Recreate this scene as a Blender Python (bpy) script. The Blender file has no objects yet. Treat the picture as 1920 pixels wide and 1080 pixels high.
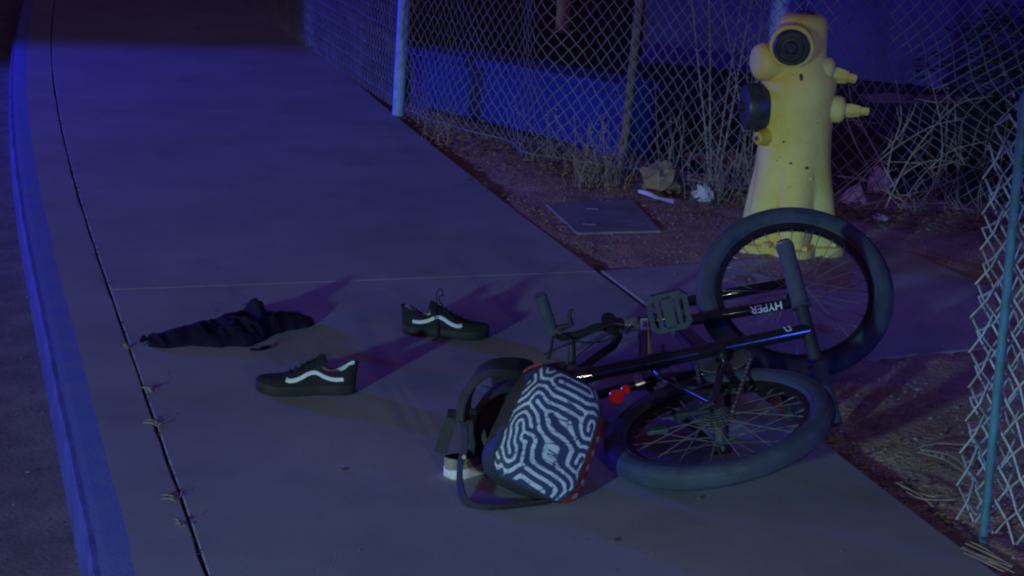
import bpy, math, random
import numpy as np
from mathutils import Vector, Matrix, noise

random.seed(7)
S = bpy.context.scene
COL = S.collection
R = math.radians

# ------------------------------------------------------------------ camera
CAM_H, PITCH, ROLL, FPX = 1.6, R(15.26), R(2.59), 3400.0
_fw = Vector((0, math.cos(PITCH), -math.sin(PITCH)))
_up0 = Vector((0, math.sin(PITCH), math.cos(PITCH)))
_ri0 = Vector((1, 0, 0))
_ri = _ri0 * math.cos(ROLL) + _up0 * math.sin(ROLL)
_up = _up0 * math.cos(ROLL) - _ri0 * math.sin(ROLL)
cam_d = bpy.data.cameras.new('camera')
cam_d.sensor_width = 36.0
cam_d.lens = 36.0 * FPX / 1920.0
cam_d.clip_end = 400
cam_d.clip_start = 0.05
cam = bpy.data.objects.new('camera', cam_d)
COL.objects.link(cam)
mw = Matrix((_ri, _up, -_fw)).transposed().to_4x4()
mw.translation = (0, 0, CAM_H)
cam.matrix_world = mw
S.camera = cam

# ------------------------------------------------------------------ night sky, lamps, exposure
W = bpy.data.worlds.new('World')
S.world = W
W.use_nodes = True
bg = W.node_tree.nodes['Background']
bg.inputs[0].default_value = (0.43, 0.205, 0.84, 1)
bg.inputs[1].default_value = 0.076
S.view_settings.view_transform = 'Standard'
S.view_settings.look = 'None'
S.view_settings.exposure = 0
S.view_settings.gamma = 1
S.view_settings.use_curve_mapping = False
S.cycles.filter_width = 2.2      # soft video-like sampling


def lamp(name, loc, aim, energy, colour, angle, blend, radius):
    d = bpy.data.lights.new(name, 'SPOT')
    d.energy = energy
    d.color = colour
    d.spot_size = R(angle)
    d.spot_blend = blend
    d.shadow_soft_size = radius
    o = bpy.data.objects.new(name, d)
    o.location = loc
    o.rotation_euler = (Vector(aim) - Vector(loc)).to_track_quat('-Z', 'Y').to_euler()
    COL.objects.link(o)
    return o


# shaded flood lamp standing in the street behind the photographer (cut off above)
KEY = Vector((-3.6, -2.6, 1.22))
_az, _el = R(26), R(-60.6)
lamp('floodlight', KEY, KEY + Vector((math.sin(_az) * math.cos(_el), math.cos(_az) * math.cos(_el), math.sin(_el))), 1260, (0.40, 0.84, 1.0), 120, 0.13, 0.13)
# the patrol car's roof lights, up the street on the left
lamp('blue_lamp', (-8.0, 10.2, 1.5), (-0.1, 7.0, 0.0), 2200, (0.04, 0.05, 1.0), 66, 0.30, 0.3)
lamp('red_beacon', (-7.0, 2.0, 1.6), (0.3, 6.5, 0.2), 140, (1.0, 0.08, 0.20), 75, 0.5, 0.35)
# two lamps added out of view on the right, for glints and fill
lamp('blue_lamp', (6.95, -0.55, 1.95), (0.6, 5.2, 0.2), 680, (0.03, 0.10, 1.0), 70, 0.6, 0.28)  # added to put a blue glint along the scooter tube
lamp('white_fill_lamp', (2.5, -4.6, 1.9), (0.5, 4.5, 0.0), 270, (1.0, 0.93, 0.82), 23, 0.75, 0.12)  # added white fill for the shadows, with glints on the fork

# ------------------------------------------------------------------ pixel -> place helpers (1920 x 1080 frame)
CO = Vector((0, 0, CAM_H))


def ray(px, py):
    v = _fw * FPX + _ri * (px - 960) - _up * (py - 540)
    return v.normalized()


def at(px, py, z=0.0):
    v = ray(px, py)
    return CO + v * ((z - CAM_H) / v.z)


def atY(px, py, Y):
    v = ray(px, py)
    return CO + v * (Y / v.y)


def on_plane(px, py, c, n, off=0.0):
    v = ray(px, py)
    return CO + v * ((c + n * off - CO).dot(n) / v.dot(n))


# walk frame: u across (to the right), v along
DV = Vector((-0.307, 0.9517, 0))
DU = Vector((0.9517, 0.307, 0))


def wp(u, v, z=0.0):
    p = DU * u + DV * v
    return Vector((p.x, p.y, z))


# ------------------------------------------------------------------ mesh helpers
class MB:
    def __init__(s):
        s.v, s.f, s.m = [], [], []

    def add(s, vs, fs, mi=0):
        b = len(s.v)
        s.v += [tuple(x) for x in vs]
        s.f += [tuple(i + b for i in f) for f in fs]
        s.m += [mi] * len(fs)

    def tube(s, pts, rad, n=8, mi=0, cap=True, flat=None):
        pts = [Vector(p) for p in pts]
        rads = rad if isinstance(rad, (list, tuple)) else [rad] * len(pts)
        ref = None
        vs, fs = [], []
        N = len(pts)
        for i, p in enumerate(pts):
            t = (pts[min(i + 1, N - 1)] - pts[max(i - 1, 0)])
            if t.length < 1e-9:
                t = Vector((0, 0, 1))
            t.normalize()
            if ref is None:
                a = Vector((0, 0, 1)) if abs(t.z) < 0.9 else Vector((1, 0, 0))
                ref = t.cross(a).normalized()
            ref = (ref - t * ref.dot(t))
            if ref.length < 1e-6:
                ref = t.orthogonal()
            ref.normalize()
            b = t.cross(ref)
            for k in range(n):
                w = 2 * math.pi * k / n
                kk = flat if flat else 1.0
                vs.append(p + (ref * math.cos(w) + b * math.sin(w) * kk) * rads[i])
        for i in range(N - 1):
            for k in range(n):
                fs.append((i * n + k, i * n + (k + 1) % n, (i + 1) * n + (k + 1) % n, (i + 1) * n + k))
        if cap:
            fs.append(tuple(range(n - 1, -1, -1)))
            fs.append(tuple((N - 1) * n + k for k in range(n)))
        s.add(vs, fs, mi)

    def box(s, c, sx, sy, sz, M=None, mi=0):
        M = M or Matrix.Identity(3)
        vs = [Vector(c) + M @ Vector((x * sx / 2, y * sy / 2, z * sz / 2)) for x in (-1, 1) for y in (-1, 1) for z in (-1, 1)]
        s.add(vs, [(0, 1, 3, 2), (4, 6, 7, 5), (0, 4, 5, 1), (2, 3, 7, 6), (0, 2, 6, 4), (1, 5, 7, 3)], mi)

    def lathe(s, prof, c, axis, n=32, mi=0, mod=None):
        """prof: (radius, height along axis)"""
        axis = Vector(axis).normalized()
        a = axis.orthogonal().normalized() if abs(axis.z) < 0.95 else Vector((1, 0, 0))
        a = (a - axis * a.dot(axis)).normalized()
        b = axis.cross(a)
        vs, fs = [], []
        for (r, h) in prof:
            for k in range(n):
                w = 2 * math.pi * k / n
                rr = r * (mod(w, h) if mod else 1)
                vs.append(Vector(c) + axis * h + (a * math.cos(w) + b * math.sin(w)) * rr)
        for i in range(len(prof) - 1):
            for k in range(n):
                fs.append((i * n + k, i * n + (k + 1) % n, (i + 1) * n + (k + 1) % n, (i + 1) * n + k))
        fs.append(tuple(range(n - 1, -1, -1)))
        fs.append(tuple((len(prof) - 1) * n + k for k in range(n)))
        s.add(vs, fs, mi)

    def torus(s, c, n_, Rr, rr, N=72, n=14, mi=0, sq=1.0):
        ax = Vector(n_).normalized()
        a = ax.orthogonal().normalized()
        b = ax.cross(a)
        vs, fs = [], []
        for i in range(N):
            w = 2 * math.pi * i / N
            rd = a * math.cos(w) + b * math.sin(w)
            for k in range(n):
                q = 2 * math.pi * k / n
                vs.append(Vector(c) + rd * (Rr + rr * math.cos(q)) + ax * rr * sq * math.sin(q))
        for i in range(N):
            for k in range(n):
                j = (i + 1) % N
                fs.append((i * n + k, j * n + k, j * n + (k + 1) % n, i * n + (k + 1) % n))
        s.add(vs, fs, mi)

    def build(s, name, mat, parent=None, smooth=True, bevel=0.0, seg=2):
        me = bpy.data.meshes.new(name)
        me.from_pydata(s.v, [], s.f)
        mats = mat if isinstance(mat, (list, tuple)) else [mat]
        for m in mats:
            me.materials.append(m)
        if len(mats) > 1:
            me.polygons.foreach_set('material_index', s.m)
        me.update()
        o = bpy.data.objects.new(name, me)
        COL.objects.link(o)
        if smooth:
            me.polygons.foreach_set('use_smooth', [True] * len(me.polygons))
            me.set_sharp_from_angle(angle=R(42))
        if bevel:
            b = o.modifiers.new('bevel', 'BEVEL')
            b.width = bevel
            b.segments = seg
            b.limit_method = 'ANGLE'
            b.angle_limit = R(40)
        if parent is not None:
            o.parent = parent
            o.matrix_parent_inverse = Matrix.Translation(-parent.location)
        return o


def tag(o, label=None, cat=None, group=None, kind=None):
    if label: o['label'] = label
    if cat: o['category'] = cat
    if group: o['group'] = group
    if kind: o['kind'] = kind
    return o


def thing(name, loc, label, cat, group=None):
    o = bpy.data.objects.new(name, None)
    o.empty_display_size = 0.1
    o.location = loc
    COL.objects.link(o)
    return tag(o, label, cat, group)


# ------------------------------------------------------------------ materials
def mat(name, col, rough=0.6, metal=0.0, var=0.0, scale=20.0, bump=0.0, bscale=None, spec=0.5, detail=5.0, col2=None, lo=0.35, hi=0.65, coat=0.0):
    m = bpy.data.materials.new(name)
    m.use_nodes = True
    nt = m.node_tree
    p = nt.nodes['Principled BSDF']
    p.inputs['Roughness'].default_value = rough
    p.inputs['Metallic'].default_value = metal
    p.inputs['Specular IOR Level'].default_value = spec
    p.inputs['Coat Weight'].default_value = coat
    p.inputs['Base Color'].default_value = (*col, 1)
    geo = nt.nodes.new('ShaderNodeTexCoord')
    if var or col2:
        nz = nt.nodes.new('ShaderNodeTexNoise')
        nz.inputs['Scale'].default_value = scale
        nz.inputs['Detail'].default_value = detail
        nz.inputs['Roughness'].default_value = 0.65
        nt.links.new(geo.outputs['Object'], nz.inputs['Vector'])
        cr = nt.nodes.new('ShaderNodeValToRGB')
        cr.color_ramp.elements[0].position = lo
        cr.color_ramp.elements[1].position = hi
        c2 = col2 or tuple(c * (1 - var) for c in col)
        c1 = col if col2 else tuple(min(1, c * (1 + var)) for c in col)
        cr.color_ramp.elements[0].color = (*c2, 1)
        cr.color_ramp.elements[1].color = (*c1, 1)
        nt.links.new(nz.outputs['Fac'], cr.inputs['Fac'])
        nt.links.new(cr.outputs['Color'], p.inputs['Base Color'])
    if bump:
        nb = nt.nodes.new('ShaderNodeTexNoise')
        nb.inputs['Scale'].default_value = bscale or scale * 3
        nb.inputs['Detail'].default_value = 6
        nt.links.new(geo.outputs['Object'], nb.inputs['Vector'])
        bp = nt.nodes.new('ShaderNodeBump')
        bp.inputs['Strength'].default_value = 1.0
        bp.inputs['Distance'].default_value = bump
        nt.links.new(nb.outputs['Fac'], bp.inputs['Height'])
        nt.links.new(bp.outputs['Normal'], p.inputs['Normal'])
    return m


M = {}
M['concrete'] = mat('concrete', (0.31, 0.32, 0.31), 0.85, var=0.12, scale=1.6, bump=0.0004, bscale=160, spec=0.3, detail=9)
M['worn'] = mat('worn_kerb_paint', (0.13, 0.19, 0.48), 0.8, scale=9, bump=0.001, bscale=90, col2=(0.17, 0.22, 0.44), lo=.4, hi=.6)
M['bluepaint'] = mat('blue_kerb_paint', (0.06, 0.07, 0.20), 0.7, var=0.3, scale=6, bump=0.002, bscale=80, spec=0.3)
M['kerb'] = mat('kerb_concrete', (0.36, 0.34, 0.31), 0.85, var=0.14, scale=5, bump=0.002, bscale=80, spec=0.3)
M['pad'] = mat('pad_concrete', (0.38, 0.37, 0.36), 0.85, var=0.16, scale=4, bump=0.0015, bscale=120, spec=0.3)
M['asphalt'] = mat('asphalt', (0.060, 0.040, 0.026), 0.9, var=0.5, scale=130, bump=0.006, bscale=240, spec=0.3)
M['gutter'] = mat('gutter_concrete', (0.17, 0.15, 0.13), 0.9, var=0.25, scale=7, bump=0.002, bscale=90, spec=0.25)
M['dirt'] = mat('dirt', (0.50, 0.35, 0.25), 0.95, var=0.0, scale=9, bump=0.01, bscale=70, spec=0.15, detail=10, col2=(0.25, 0.16, 0.11), lo=0.3, hi=0.68)
M['soil'] = mat('soil', (0.06, 0.045, 0.032), 0.95, var=0.3, scale=30, bump=0.008, bscale=90, spec=0.1)
M['pebble'] = mat('pebble', (0.22, 0.2, 0.18), 0.8, var=0.4, scale=30)
M['galv'] = mat('galvanised', (0.46, 0.47, 0.48), 0.45, metal=0.1, var=0.2, scale=30)
M['nearwire'] = mat('near_wire', (0.30, 0.34, 0.36), 0.55, metal=0.1, var=0.3, scale=25)
M['bluepost'] = mat('blue_post_paint', (0.22, 0.36, 0.66), 0.45, var=0.2, scale=20)
M['wire'] = mat('galvanised_wire', (0.19, 0.18, 0.19), 0.6, metal=0.1, var=0.25, scale=12)
M['teal'] = mat('teal_post_paint', (0.045, 0.15, 0.20), 0.6, var=0.25, scale=25)
M['wood'] = mat('weathered_wood', (0.18, 0.15, 0.11), 0.85, var=0.3, scale=18, bump=0.002, bscale=60)
M['wall'] = mat('blue_wall_paint', (0.012, 0.022, 0.19), 0.85, var=0.15, scale=6, bump=0.003, bscale=60)
M['yellow'] = mat('hydrant_yellow', (0.78, 0.66, 0.17), 0.65, scale=8, bump=0.002, bscale=60, col2=(0.70, 0.54, 0.075), lo=0.3, hi=0.62)
M['oldyellow'] = mat('hydrant_ochre', (0.60, 0.40, 0.03), 0.55, var=0.15, scale=20)
M['blackcap'] = mat('cap_iron', (0.035, 0.034, 0.038), 0.42, var=0.3, scale=30)
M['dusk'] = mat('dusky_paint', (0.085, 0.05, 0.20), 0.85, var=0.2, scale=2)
M['lid'] = mat('box_lid', (0.20, 0.20, 0.20), 0.8, var=0.2, scale=10, bump=0.0015, bscale=100)
M['stalk'] = mat('dry_stalk', (0.33, 0.26, 0.18), 0.85, var=0.3, scale=40)
M['leafdry'] = mat('dry_leaf', (0.22, 0.14, 0.07), 0.85, var=0.4, scale=25)
M['leafgreen'] = mat('weed_leaf', (0.07, 0.10, 0.03), 0.8, var=0.3, scale=25)
M['bush'] = mat('dark_leaf', (0.035, 0.055, 0.02), 0.8, var=0.4, scale=8)
M['paper'] = mat('paper', (0.62, 0.60, 0.56), 0.8, var=0.1, scale=15)
M['bagpaper'] = mat('brown_paper', (0.33, 0.23, 0.15), 0.85, var=0.2, scale=14)
M['wrapper'] = mat('wrapper', (0.55, 0.53, 0.60), 0.35, var=0.1, scale=15)
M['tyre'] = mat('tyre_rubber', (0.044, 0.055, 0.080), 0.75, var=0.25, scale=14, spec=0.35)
M['black'] = mat('gloss_black', (0.010, 0.010, 0.012), 0.16, spec=0.7, coat=0.5)
M['rim'] = mat('rim_black', (0.012, 0.012, 0.014), 0.25, spec=0.6)
M['matte'] = mat('matte_black', (0.016, 0.016, 0.018), 0.6, var=0.2, scale=30)
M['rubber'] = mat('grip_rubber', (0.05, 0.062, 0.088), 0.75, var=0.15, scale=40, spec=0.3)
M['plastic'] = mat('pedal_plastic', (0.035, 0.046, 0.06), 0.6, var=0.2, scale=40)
M['steel'] = mat('steel', (0.40, 0.40, 0.41), 0.32, metal=0.85, var=0.2, scale=60)
M['spoke'] = mat('spoke_steel', (0.24, 0.23, 0.23), 0.4, metal=0.5)
M['chain'] = mat('chain_steel', (0.20, 0.19, 0.18), 0.45, metal=0.7, var=0.3, scale=120)
M['red'] = mat('red_lens', (0.65, 0.02, 0.012), 0.15, spec=0.8, coat=0.8)
M['decal'] = mat('white_decal', (0.62, 0.66, 0.72), 0.45)
M['cloth'] = mat('dark_garment', (0.012, 0.007, 0.024), 0.95, var=0.3, scale=30, bump=0.001, bscale=400, spec=0.15)
M['suede'] = mat('shoe_black', (0.018, 0.018, 0.020), 0.85, var=0.25, scale=60, spec=0.2)
M['sole'] = mat('shoe_sole', (0.022, 0.022, 0.023), 0.7, var=0.15, scale=40, spec=0.3)
M['white'] = mat('white_leather', (0.66, 0.66, 0.64), 0.55, var=0.06, scale=40)
M['lining'] = mat('shoe_lining', (0.62, 0.61, 0.58), 0.85, var=0.1, scale=40)
M['canvas'] = mat('pale_canvas', (0.26, 0.23, 0.19), 0.85, var=0.15, scale=50)
M['bag'] = mat('backpack_nylon', (0.030, 0.032, 0.040), 0.7, var=0.2, scale=40, bump=0.0006, bscale=500)
M['strap'] = mat('strap_webbing', (0.022, 0.021, 0.026), 0.8, var=0.2, scale=80, bump=0.0005, bscale=400)
M['bagback'] = mat('backpack_lining', (0.075, 0.07, 0.055), 0.85, var=0.15, scale=40)
M['redcloth'] = mat('red_trim', (0.26, 0.022, 0.024), 0.7, var=0.2, scale=60)

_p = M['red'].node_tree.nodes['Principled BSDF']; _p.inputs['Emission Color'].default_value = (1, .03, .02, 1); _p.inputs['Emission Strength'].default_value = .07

def concrete_detail(m):
    nt = m.node_tree; p = nt.nodes['Principled BSDF']
    src = p.inputs['Base Color'].links[0].from_socket
    tc = nt.nodes.new('ShaderNodeTexCoord')
    def layer(src, scale, detail, lo, hi, dark, typ='ShaderNodeTexNoise'):
        n_ = nt.nodes.new(typ); n_.inputs['Scale'].default_value = scale
        if typ == 'ShaderNodeTexNoise': n_.inputs['Detail'].default_value = detail
        nt.links.new(tc.outputs['Object'], n_.inputs['Vector'])
        r_ = nt.nodes.new('ShaderNodeValToRGB'); r_.color_ramp.elements[0].position = lo; r_.color_ramp.elements[1].position = hi
        r_.color_ramp.elements[0].color = (dark, dark, dark, 1); r_.color_ramp.elements[1].color = (1, 1, 1, 1)
        nt.links.new(n_.outputs[0], r_.inputs['Fac'])
        x = nt.nodes.new('ShaderNodeMix'); x.data_type = 'RGBA'; x.blend_type = 'MULTIPLY'; x.inputs['Factor'].default_value = 1
        nt.links.new(src, x.inputs['A']); nt.links.new(r_.outputs['Color'], x.inputs['B'])
        return x.outputs['Result']
    o1 = layer(src, 260, 2, .30, .62, .80)          # aggregate speckle
    o2 = layer(o1, 3.6, 9, .26, .46, .84)           # old damp stains
    o3 = layer(o2, 1.7, 2, .012, .022, .62, 'ShaderNodeTexVoronoi')      # trodden gum spots
    nt.links.new(o3, p.inputs['Base Color'])
for k_ in ('concrete', 'pad'): concrete_detail(M[k_])

# two-colour print for the backpack front, held in a colour attribute
m = bpy.data.materials.new('backpack_print')
m.use_nodes = True
nt = m.node_tree
att = nt.nodes.new('ShaderNodeVertexColor')
att.layer_name = 'print'
nt.links.new(att.outputs['Color'], nt.nodes['Principled BSDF'].inputs['Base Color'])
nt.nodes['Principled BSDF'].inputs['Roughness'].default_value = 0.75
M['print'] = m


# ------------------------------------------------------------------ the setting
def curve_l(v): return 0.0055 * max(0.0, v - 6.0) ** 2
def curve_r(v): return 0.0036 * max(0.0, v - 6.0) ** 2


VS = [-4 + 0.5 * i for i in range(80)]
U_K0, U_K1, U_J, U_R = 0.262, 0.345, 0.493, 2.166
STREET = -0.135


def strip(name, cols, vs, material, kind='structure', parent=None, smooth=True):
    """cols: list of (ufun(v), z)"""
    b = MB()
    V, F = [], []
    n = len(cols)
    for v in vs:
        for (uf, z) in cols:
            zz = z(v) if callable(z) else z
            V.append(wp(uf(v), v, zz))
    for i in range(len(vs) - 1):
        for k in range(n - 1):
            F.append((i * n + k, i * n + k + 1, (i + 1) * n + k + 1, (i + 1) * n + k))
    b.add(V, F)
    o = b.build(name, material, parent, smooth)
    if parent is None:
        o['kind'] = kind
    return o


def L(u): return lambda v: u + curve_l(v)
def RR(u): return lambda v: u + curve_r(v)


strip('street', [(L(-14), STREET - 0.0), (L(-0.06), STREET)], VS, M['asphalt'])
strip('gutter', [(L(-0.055), STREET + 0.004), (L(0.2), STREET + 0.006), (L(U_K0 + 0.002), STREET + 0.012)], VS, M['gutter'])
kerb = bpy.data.objects.new('kerb', None)
COL.objects.link(kerb)
kerb['kind'] = 'structure'
def J(u, a=.003): return lambda v: u + curve_l(v) + a * noise.noise(Vector((v * 6, u * 3, 1))) + .5 * a * noise.noise(Vector((v * 23, u, 2)))
KV = [-4 + 0.1 * i for i in range(190)] + [15 + 0.5 * i for i in range(42)]
strip('painted_face', [(L(0.255), STREET), (L(0.258), STREET + 0.05), (J(0.261), -0.016), (J(0.267), -0.005), (J(0.280), -0.0008)], KV, M['bluepaint'], parent=kerb)
strip('painted_top', [(J(0.280), -0.0008), (L(0.30), 0.0), (J(U_K1 + .005, .006), 0.0)], KV, M['worn'], parent=kerb, smooth=False)
strip('kerb_top', [(J(U_K1 + .005, .006), 0.0), (L(U_J - 0.02), 0.0), (J(U_J - 0.0075, .004), 0.0), (J(U_J - 0.005, .004), -0.003), (J(U_J - 0.0045, .004), -0.03)], KV, M['concrete'], parent=kerb, smooth=False)
strip('joint_soil', [(L(U_J - 0.03), -0.006), (L(U_J + 0.03), -0.006)], VS, M['soil'])

# sidewalk: three poured slabs with sunk joints
walk = bpy.data.objects.new('sidewalk', None)
COL.objects.link(walk)
walk['kind'] = 'structure'
JV = wp(0, 0)
pj = at(700, 525)
VJ = pj.dot(DV)


def slab(v0, v1):
    n = max(2, int((v1 - v0) / 0.25))
    vs = [v0 + (v1 - v0) * i / n for i in range(n + 1)]
    b = MB()
    V, F = [], []
    for v in [vs[0]] + vs + [vs[-1]]:
        pass
    rows = [(v0, -1)] + [(v, 0) for v in vs] + [(v1, -1)]
    cols = [(0.0, -0.05), (0.0, -0.004), (0.005, 0.0), (0.5, 0.0), (0.995, 0.0), (1.0, -0.004), (1.0, -0.1)]
    for (v, e) in rows:
        for (t, z) in cols:
            ul, ur = U_J + 0.0015 + curve_l(v) + .003 * noise.noise(Vector((v * 7, 8, 0))), U_R + curve_r(v)
            if t == 0.005: u = ul + 0.003
            elif t == 0.995: u = ur - 0.008
            else: u = ul + (ur - ul) * t
            vv = v
            zz = z if e == 0 else min(z, -0.05)
            wob = 0.006 * noise.noise(Vector((v * 2.5, 3.3, 0))) + 0.003 * noise.noise(Vector((v * 11, 1.3, 0))) if t > 0.9 else 0
            V.append(wp(u + wob, vv, zz))
    nc = len(cols)
    for i in range(len(rows) - 1):
        for k in range(nc - 1):
            F.append((i * nc + k, i * nc + k + 1, (i + 1) * nc + k + 1, (i + 1) * nc + k))
    b.add(V, F)
    return b.build('concrete_slab', M['concrete'], walk, False)


slab(-4, VJ - 0.004)
slab(VJ + 0.004, 18.0)
slab(18.008, 34.0)
strip('joint_bed', [(L(U_J + 0.01), -0.007), (RR(U_R - 0.01), -0.007)], [VJ - 0.05, VJ + 0.05], M['pad'])

# bare earth from the walk to far behind the fence
gb = MB()
nu, nv = 150, 190
V, F = [], []


BOX_UV = (at(1132, 408).dot(DU), at(1132, 408).dot(DV))


def earth_z(u, v):
    e = u - (U_R + curve_r(v))
    z = -0.035 + 0.03 * min(1.0, max(0.0, e / 0.22))
    z += 0.012 * noise.noise(Vector((u * 2.2, v * 2.2, 0))) + 0.008 * noise.noise(Vector((u * 7, v * 7, 4)))
    z += 0.004 * noise.noise(Vector((u * 23, v * 23, 9)))
    d = math.hypot(u - BOX_UV[0], v - BOX_UV[1])
    k = max(0.0, min(1.0, (0.75 - d) / 0.35))
    return z * (1 - k) - .004 * k


us = [U_R - 0.1 + 3.2 * (i / 110) for i in range(111)] + [U_R + 3.2 + 0.8 * (i / 1) for i in range(40)]
vs_ = [-3 + 0.25 * i for i in range(20)] + [2.0 + 0.05 * i for i in range(110)] + [10 + 0.6 * i for i in range(45)]
for v in vs_:
    for u in us:
        V.append(wp(u + curve_r(v), v, earth_z(u + curve_r(v), v)))
n = len(us)
for i in range(len(vs_) - 1):
    for k in range(n - 1):
        F.append((i * n + k, i * n + k + 1, (i + 1) * n + k + 1, (i + 1) * n + k))
gb.add(V, F)
o = gb.build('ground', M['dirt'])
o['kind'] = 'structure'


def earth_at(p):
    return earth_z(Vector(p).dot(DU), Vector(p).dot(DV))


# hydrant pad: concrete path running from the walk to the fence side
pts = [at(1102, 507), at(1340, 489), at(1690, 464), at(1868, 541), at(1862, 596), at(1852, 652), at(1640, 672), at(1400, 690), at(1300, 655)]
pts[0] = wp(U_R + 0.012, pts[0].dot(DV)); pts[-1] = wp(U_R + 0.012, wp(0, 0).dot(DV) + at(1290, 645).dot(DV)); pts[-2] = wp(U_R + 0.5, at(1400, 690).dot(DV))
pb = MB()
np_ = len(pts)
top = [Vector((p.x, p.y, -0.001)) for p in pts]
c0 = sum(top, Vector()) / np_
ins = [c0 + (p - c0) * 0.985 for p in top]
for p in top: p.z = -0.007
bot = [Vector((p.x, p.y, -0.08)) for p in pts]
pb.add(ins + top + bot, [tuple(range(np_ - 1, -1, -1))] + [(i, (i + 1) % np_, np_ + (i + 1) % np_, np_ + i) for i in range(np_)] + [(np_ + i, np_ + (i + 1) % np_, 2 * np_ + (i + 1) % np_, 2 * np_ + i) for i in range(np_)])
o = pb.build('pathway', M['pad'], None, False)
o['kind'] = 'structure'

# the yard behind the fence: darker trodden ground
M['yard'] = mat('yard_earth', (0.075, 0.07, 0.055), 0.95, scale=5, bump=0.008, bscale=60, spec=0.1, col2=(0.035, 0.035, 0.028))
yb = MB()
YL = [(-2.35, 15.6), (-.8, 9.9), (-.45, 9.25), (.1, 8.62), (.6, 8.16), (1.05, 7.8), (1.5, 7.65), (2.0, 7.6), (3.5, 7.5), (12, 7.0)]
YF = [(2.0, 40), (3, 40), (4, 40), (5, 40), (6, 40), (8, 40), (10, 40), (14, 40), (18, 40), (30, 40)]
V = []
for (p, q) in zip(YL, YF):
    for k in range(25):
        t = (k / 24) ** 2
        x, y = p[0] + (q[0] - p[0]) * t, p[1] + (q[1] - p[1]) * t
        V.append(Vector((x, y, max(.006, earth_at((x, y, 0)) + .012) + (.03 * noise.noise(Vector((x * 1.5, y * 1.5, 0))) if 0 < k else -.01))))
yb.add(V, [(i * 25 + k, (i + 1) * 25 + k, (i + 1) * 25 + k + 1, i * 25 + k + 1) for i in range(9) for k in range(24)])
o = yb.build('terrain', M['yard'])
o['kind'] = 'structure'

# fine gravel and bits on the bare earth
peb = MB()
def pebble(b, p, r, mi=0):
    vs = []
    for d in ((1, 0, 0), (-1, 0, 0), (0, 1, 0), (0, -1, 0), (0, 0, 1), (0, 0, -1)):
        vs.append(Vector(p) + Vector(d) * r * random.uniform(0.6, 1.2) * (0.6 if d[2] else 1))
    b.add(vs, [(0, 2, 4), (2, 1, 4), (1, 3, 4), (3, 0, 4), (2, 0, 5), (1, 2, 5), (3, 1, 5), (0, 3, 5)], mi)
for i in range(9000):
    u = U_R + 0.03 + random.random() ** 1.2 * 1.9
    v = random.uniform(3.0, 9.3)
    p = wp(u, v)
    if -0.1 < (p - c0).length < 0.55 and False: continue
    p.z = earth_at(p) + 0.001
    pebble(peb, p, random.choice((0.003, 0.004, 0.005, 0.005, 0.008)) * random.uniform(.7, 1.3))
o = peb.build('gravel', M['pebble'], None, False)
tag(o, 'fine pale gravel scattered over the bare earth beside the walk', 'gravel', kind='stuff')

lit = MB()
def leaf(b, p, s, mi=0):
    a = random.uniform(0, 6.28); t = random.uniform(-0.7, 0.7)
    X = Vector((math.cos(a), math.sin(a), t * .5)).normalized() * s
    Y = Vector((-math.sin(a), math.cos(a), random.uniform(-.7, .7))).normalized() * s * 0.45
    p = Vector(p)
    b.add([p - X, p + Y - X * .2, p + X, p - Y - X * .2, p + Vector((0, 0, s * .25))], [(0, 1, 4), (1, 2, 4), (2, 3, 4), (3, 0, 4)], mi)
FB = [wp(0, 0)]
fence_line = [Vector((-0.62, 9.104, 0)), Vector((-0.27, 8.60, 0)), Vector((0.07, 8.20, 0)), Vector((0.493, 7.83, 0)), Vector((0.965, 7.45, 0)), Vector((1.392, 7.32, 0)), Vector((1.934, 7.28, 0)), Vector((3.4, 7.15, 0))]
def fpos(t):
    seg = [(fence_line[i + 1] - fence_line[i]).length for i in range(len(fence_line) - 1)]
    d = t
    for i, sl in enumerate(seg):
        if d <= sl or i == len(seg) - 1:
            return fence_line[i].lerp(fence_line[i + 1], d / sl), (fence_line[i + 1] - fence_line[i]).normalized()
        d -= sl
for i in range(2600):
    q, d = fpos(random.uniform(0.0, 4.4))
    nrm_ = Vector((d.y, -d.x, 0))
    p = q + nrm_ * random.gauss(0.10, 0.16)
    if p.dot(DU) < U_R + 0.05: continue
    p.z = earth_at(p) + random.uniform(0.004, 0.03)
    leaf(lit, p, random.uniform(0.008, 0.024))
for i in range(900):      # debris along the slab edge
    v = random.uniform(3.2, 11.5)
    u = U_R + curve_r(v) + abs(random.gauss(0.0, 0.05)) + 0.008
    p = wp(u, v); p.z = earth_at(p) + 0.008
    leaf(lit, p, random.uniform(0.006, 0.016))
o = lit.build('leaf_litter', M['leafdry'], None, False)
tag(o, 'brown dry leaf litter lying along the fence foot and slab edge', 'leaves', kind='stuff')

# ------------------------------------------------------------------ chain-link fences
CW, CH = 0.060, 0.068


def meshwires(b, posf, s0, s1, z0, z1, rad, cw=CW, ch=CH, skip=None):
    """two families of crossing wires over the sheet posf(s, z)"""
    hs, hz = cw / 2, ch / 2
    ni, nz = int((s1 - s0) / hs), int((z1 - z0) / hz)
    for fam in (1, -1):
        for st in range(-nz if fam == 1 else 0, ni + (0 if fam == 1 else nz) + 1, 2):
            run = []
            for k in range(nz + 1):
                i = st + fam * k
                if 0 <= i <= ni:
                    s, z = s0 + i * hs, z0 + k * hz
                    p, nn = posf(s, z)
                    run.append(p + nn * (0.004 * fam * (1 if k % 2 else -1)))
            if len(run) > 1:
                b.tube(run, rad, 4, cap=False)


fence = thing('chain_link_fence', fence_line[0], 'tall chain link fence bending round the hydrant corner, bulged mesh', 'fence')
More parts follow.
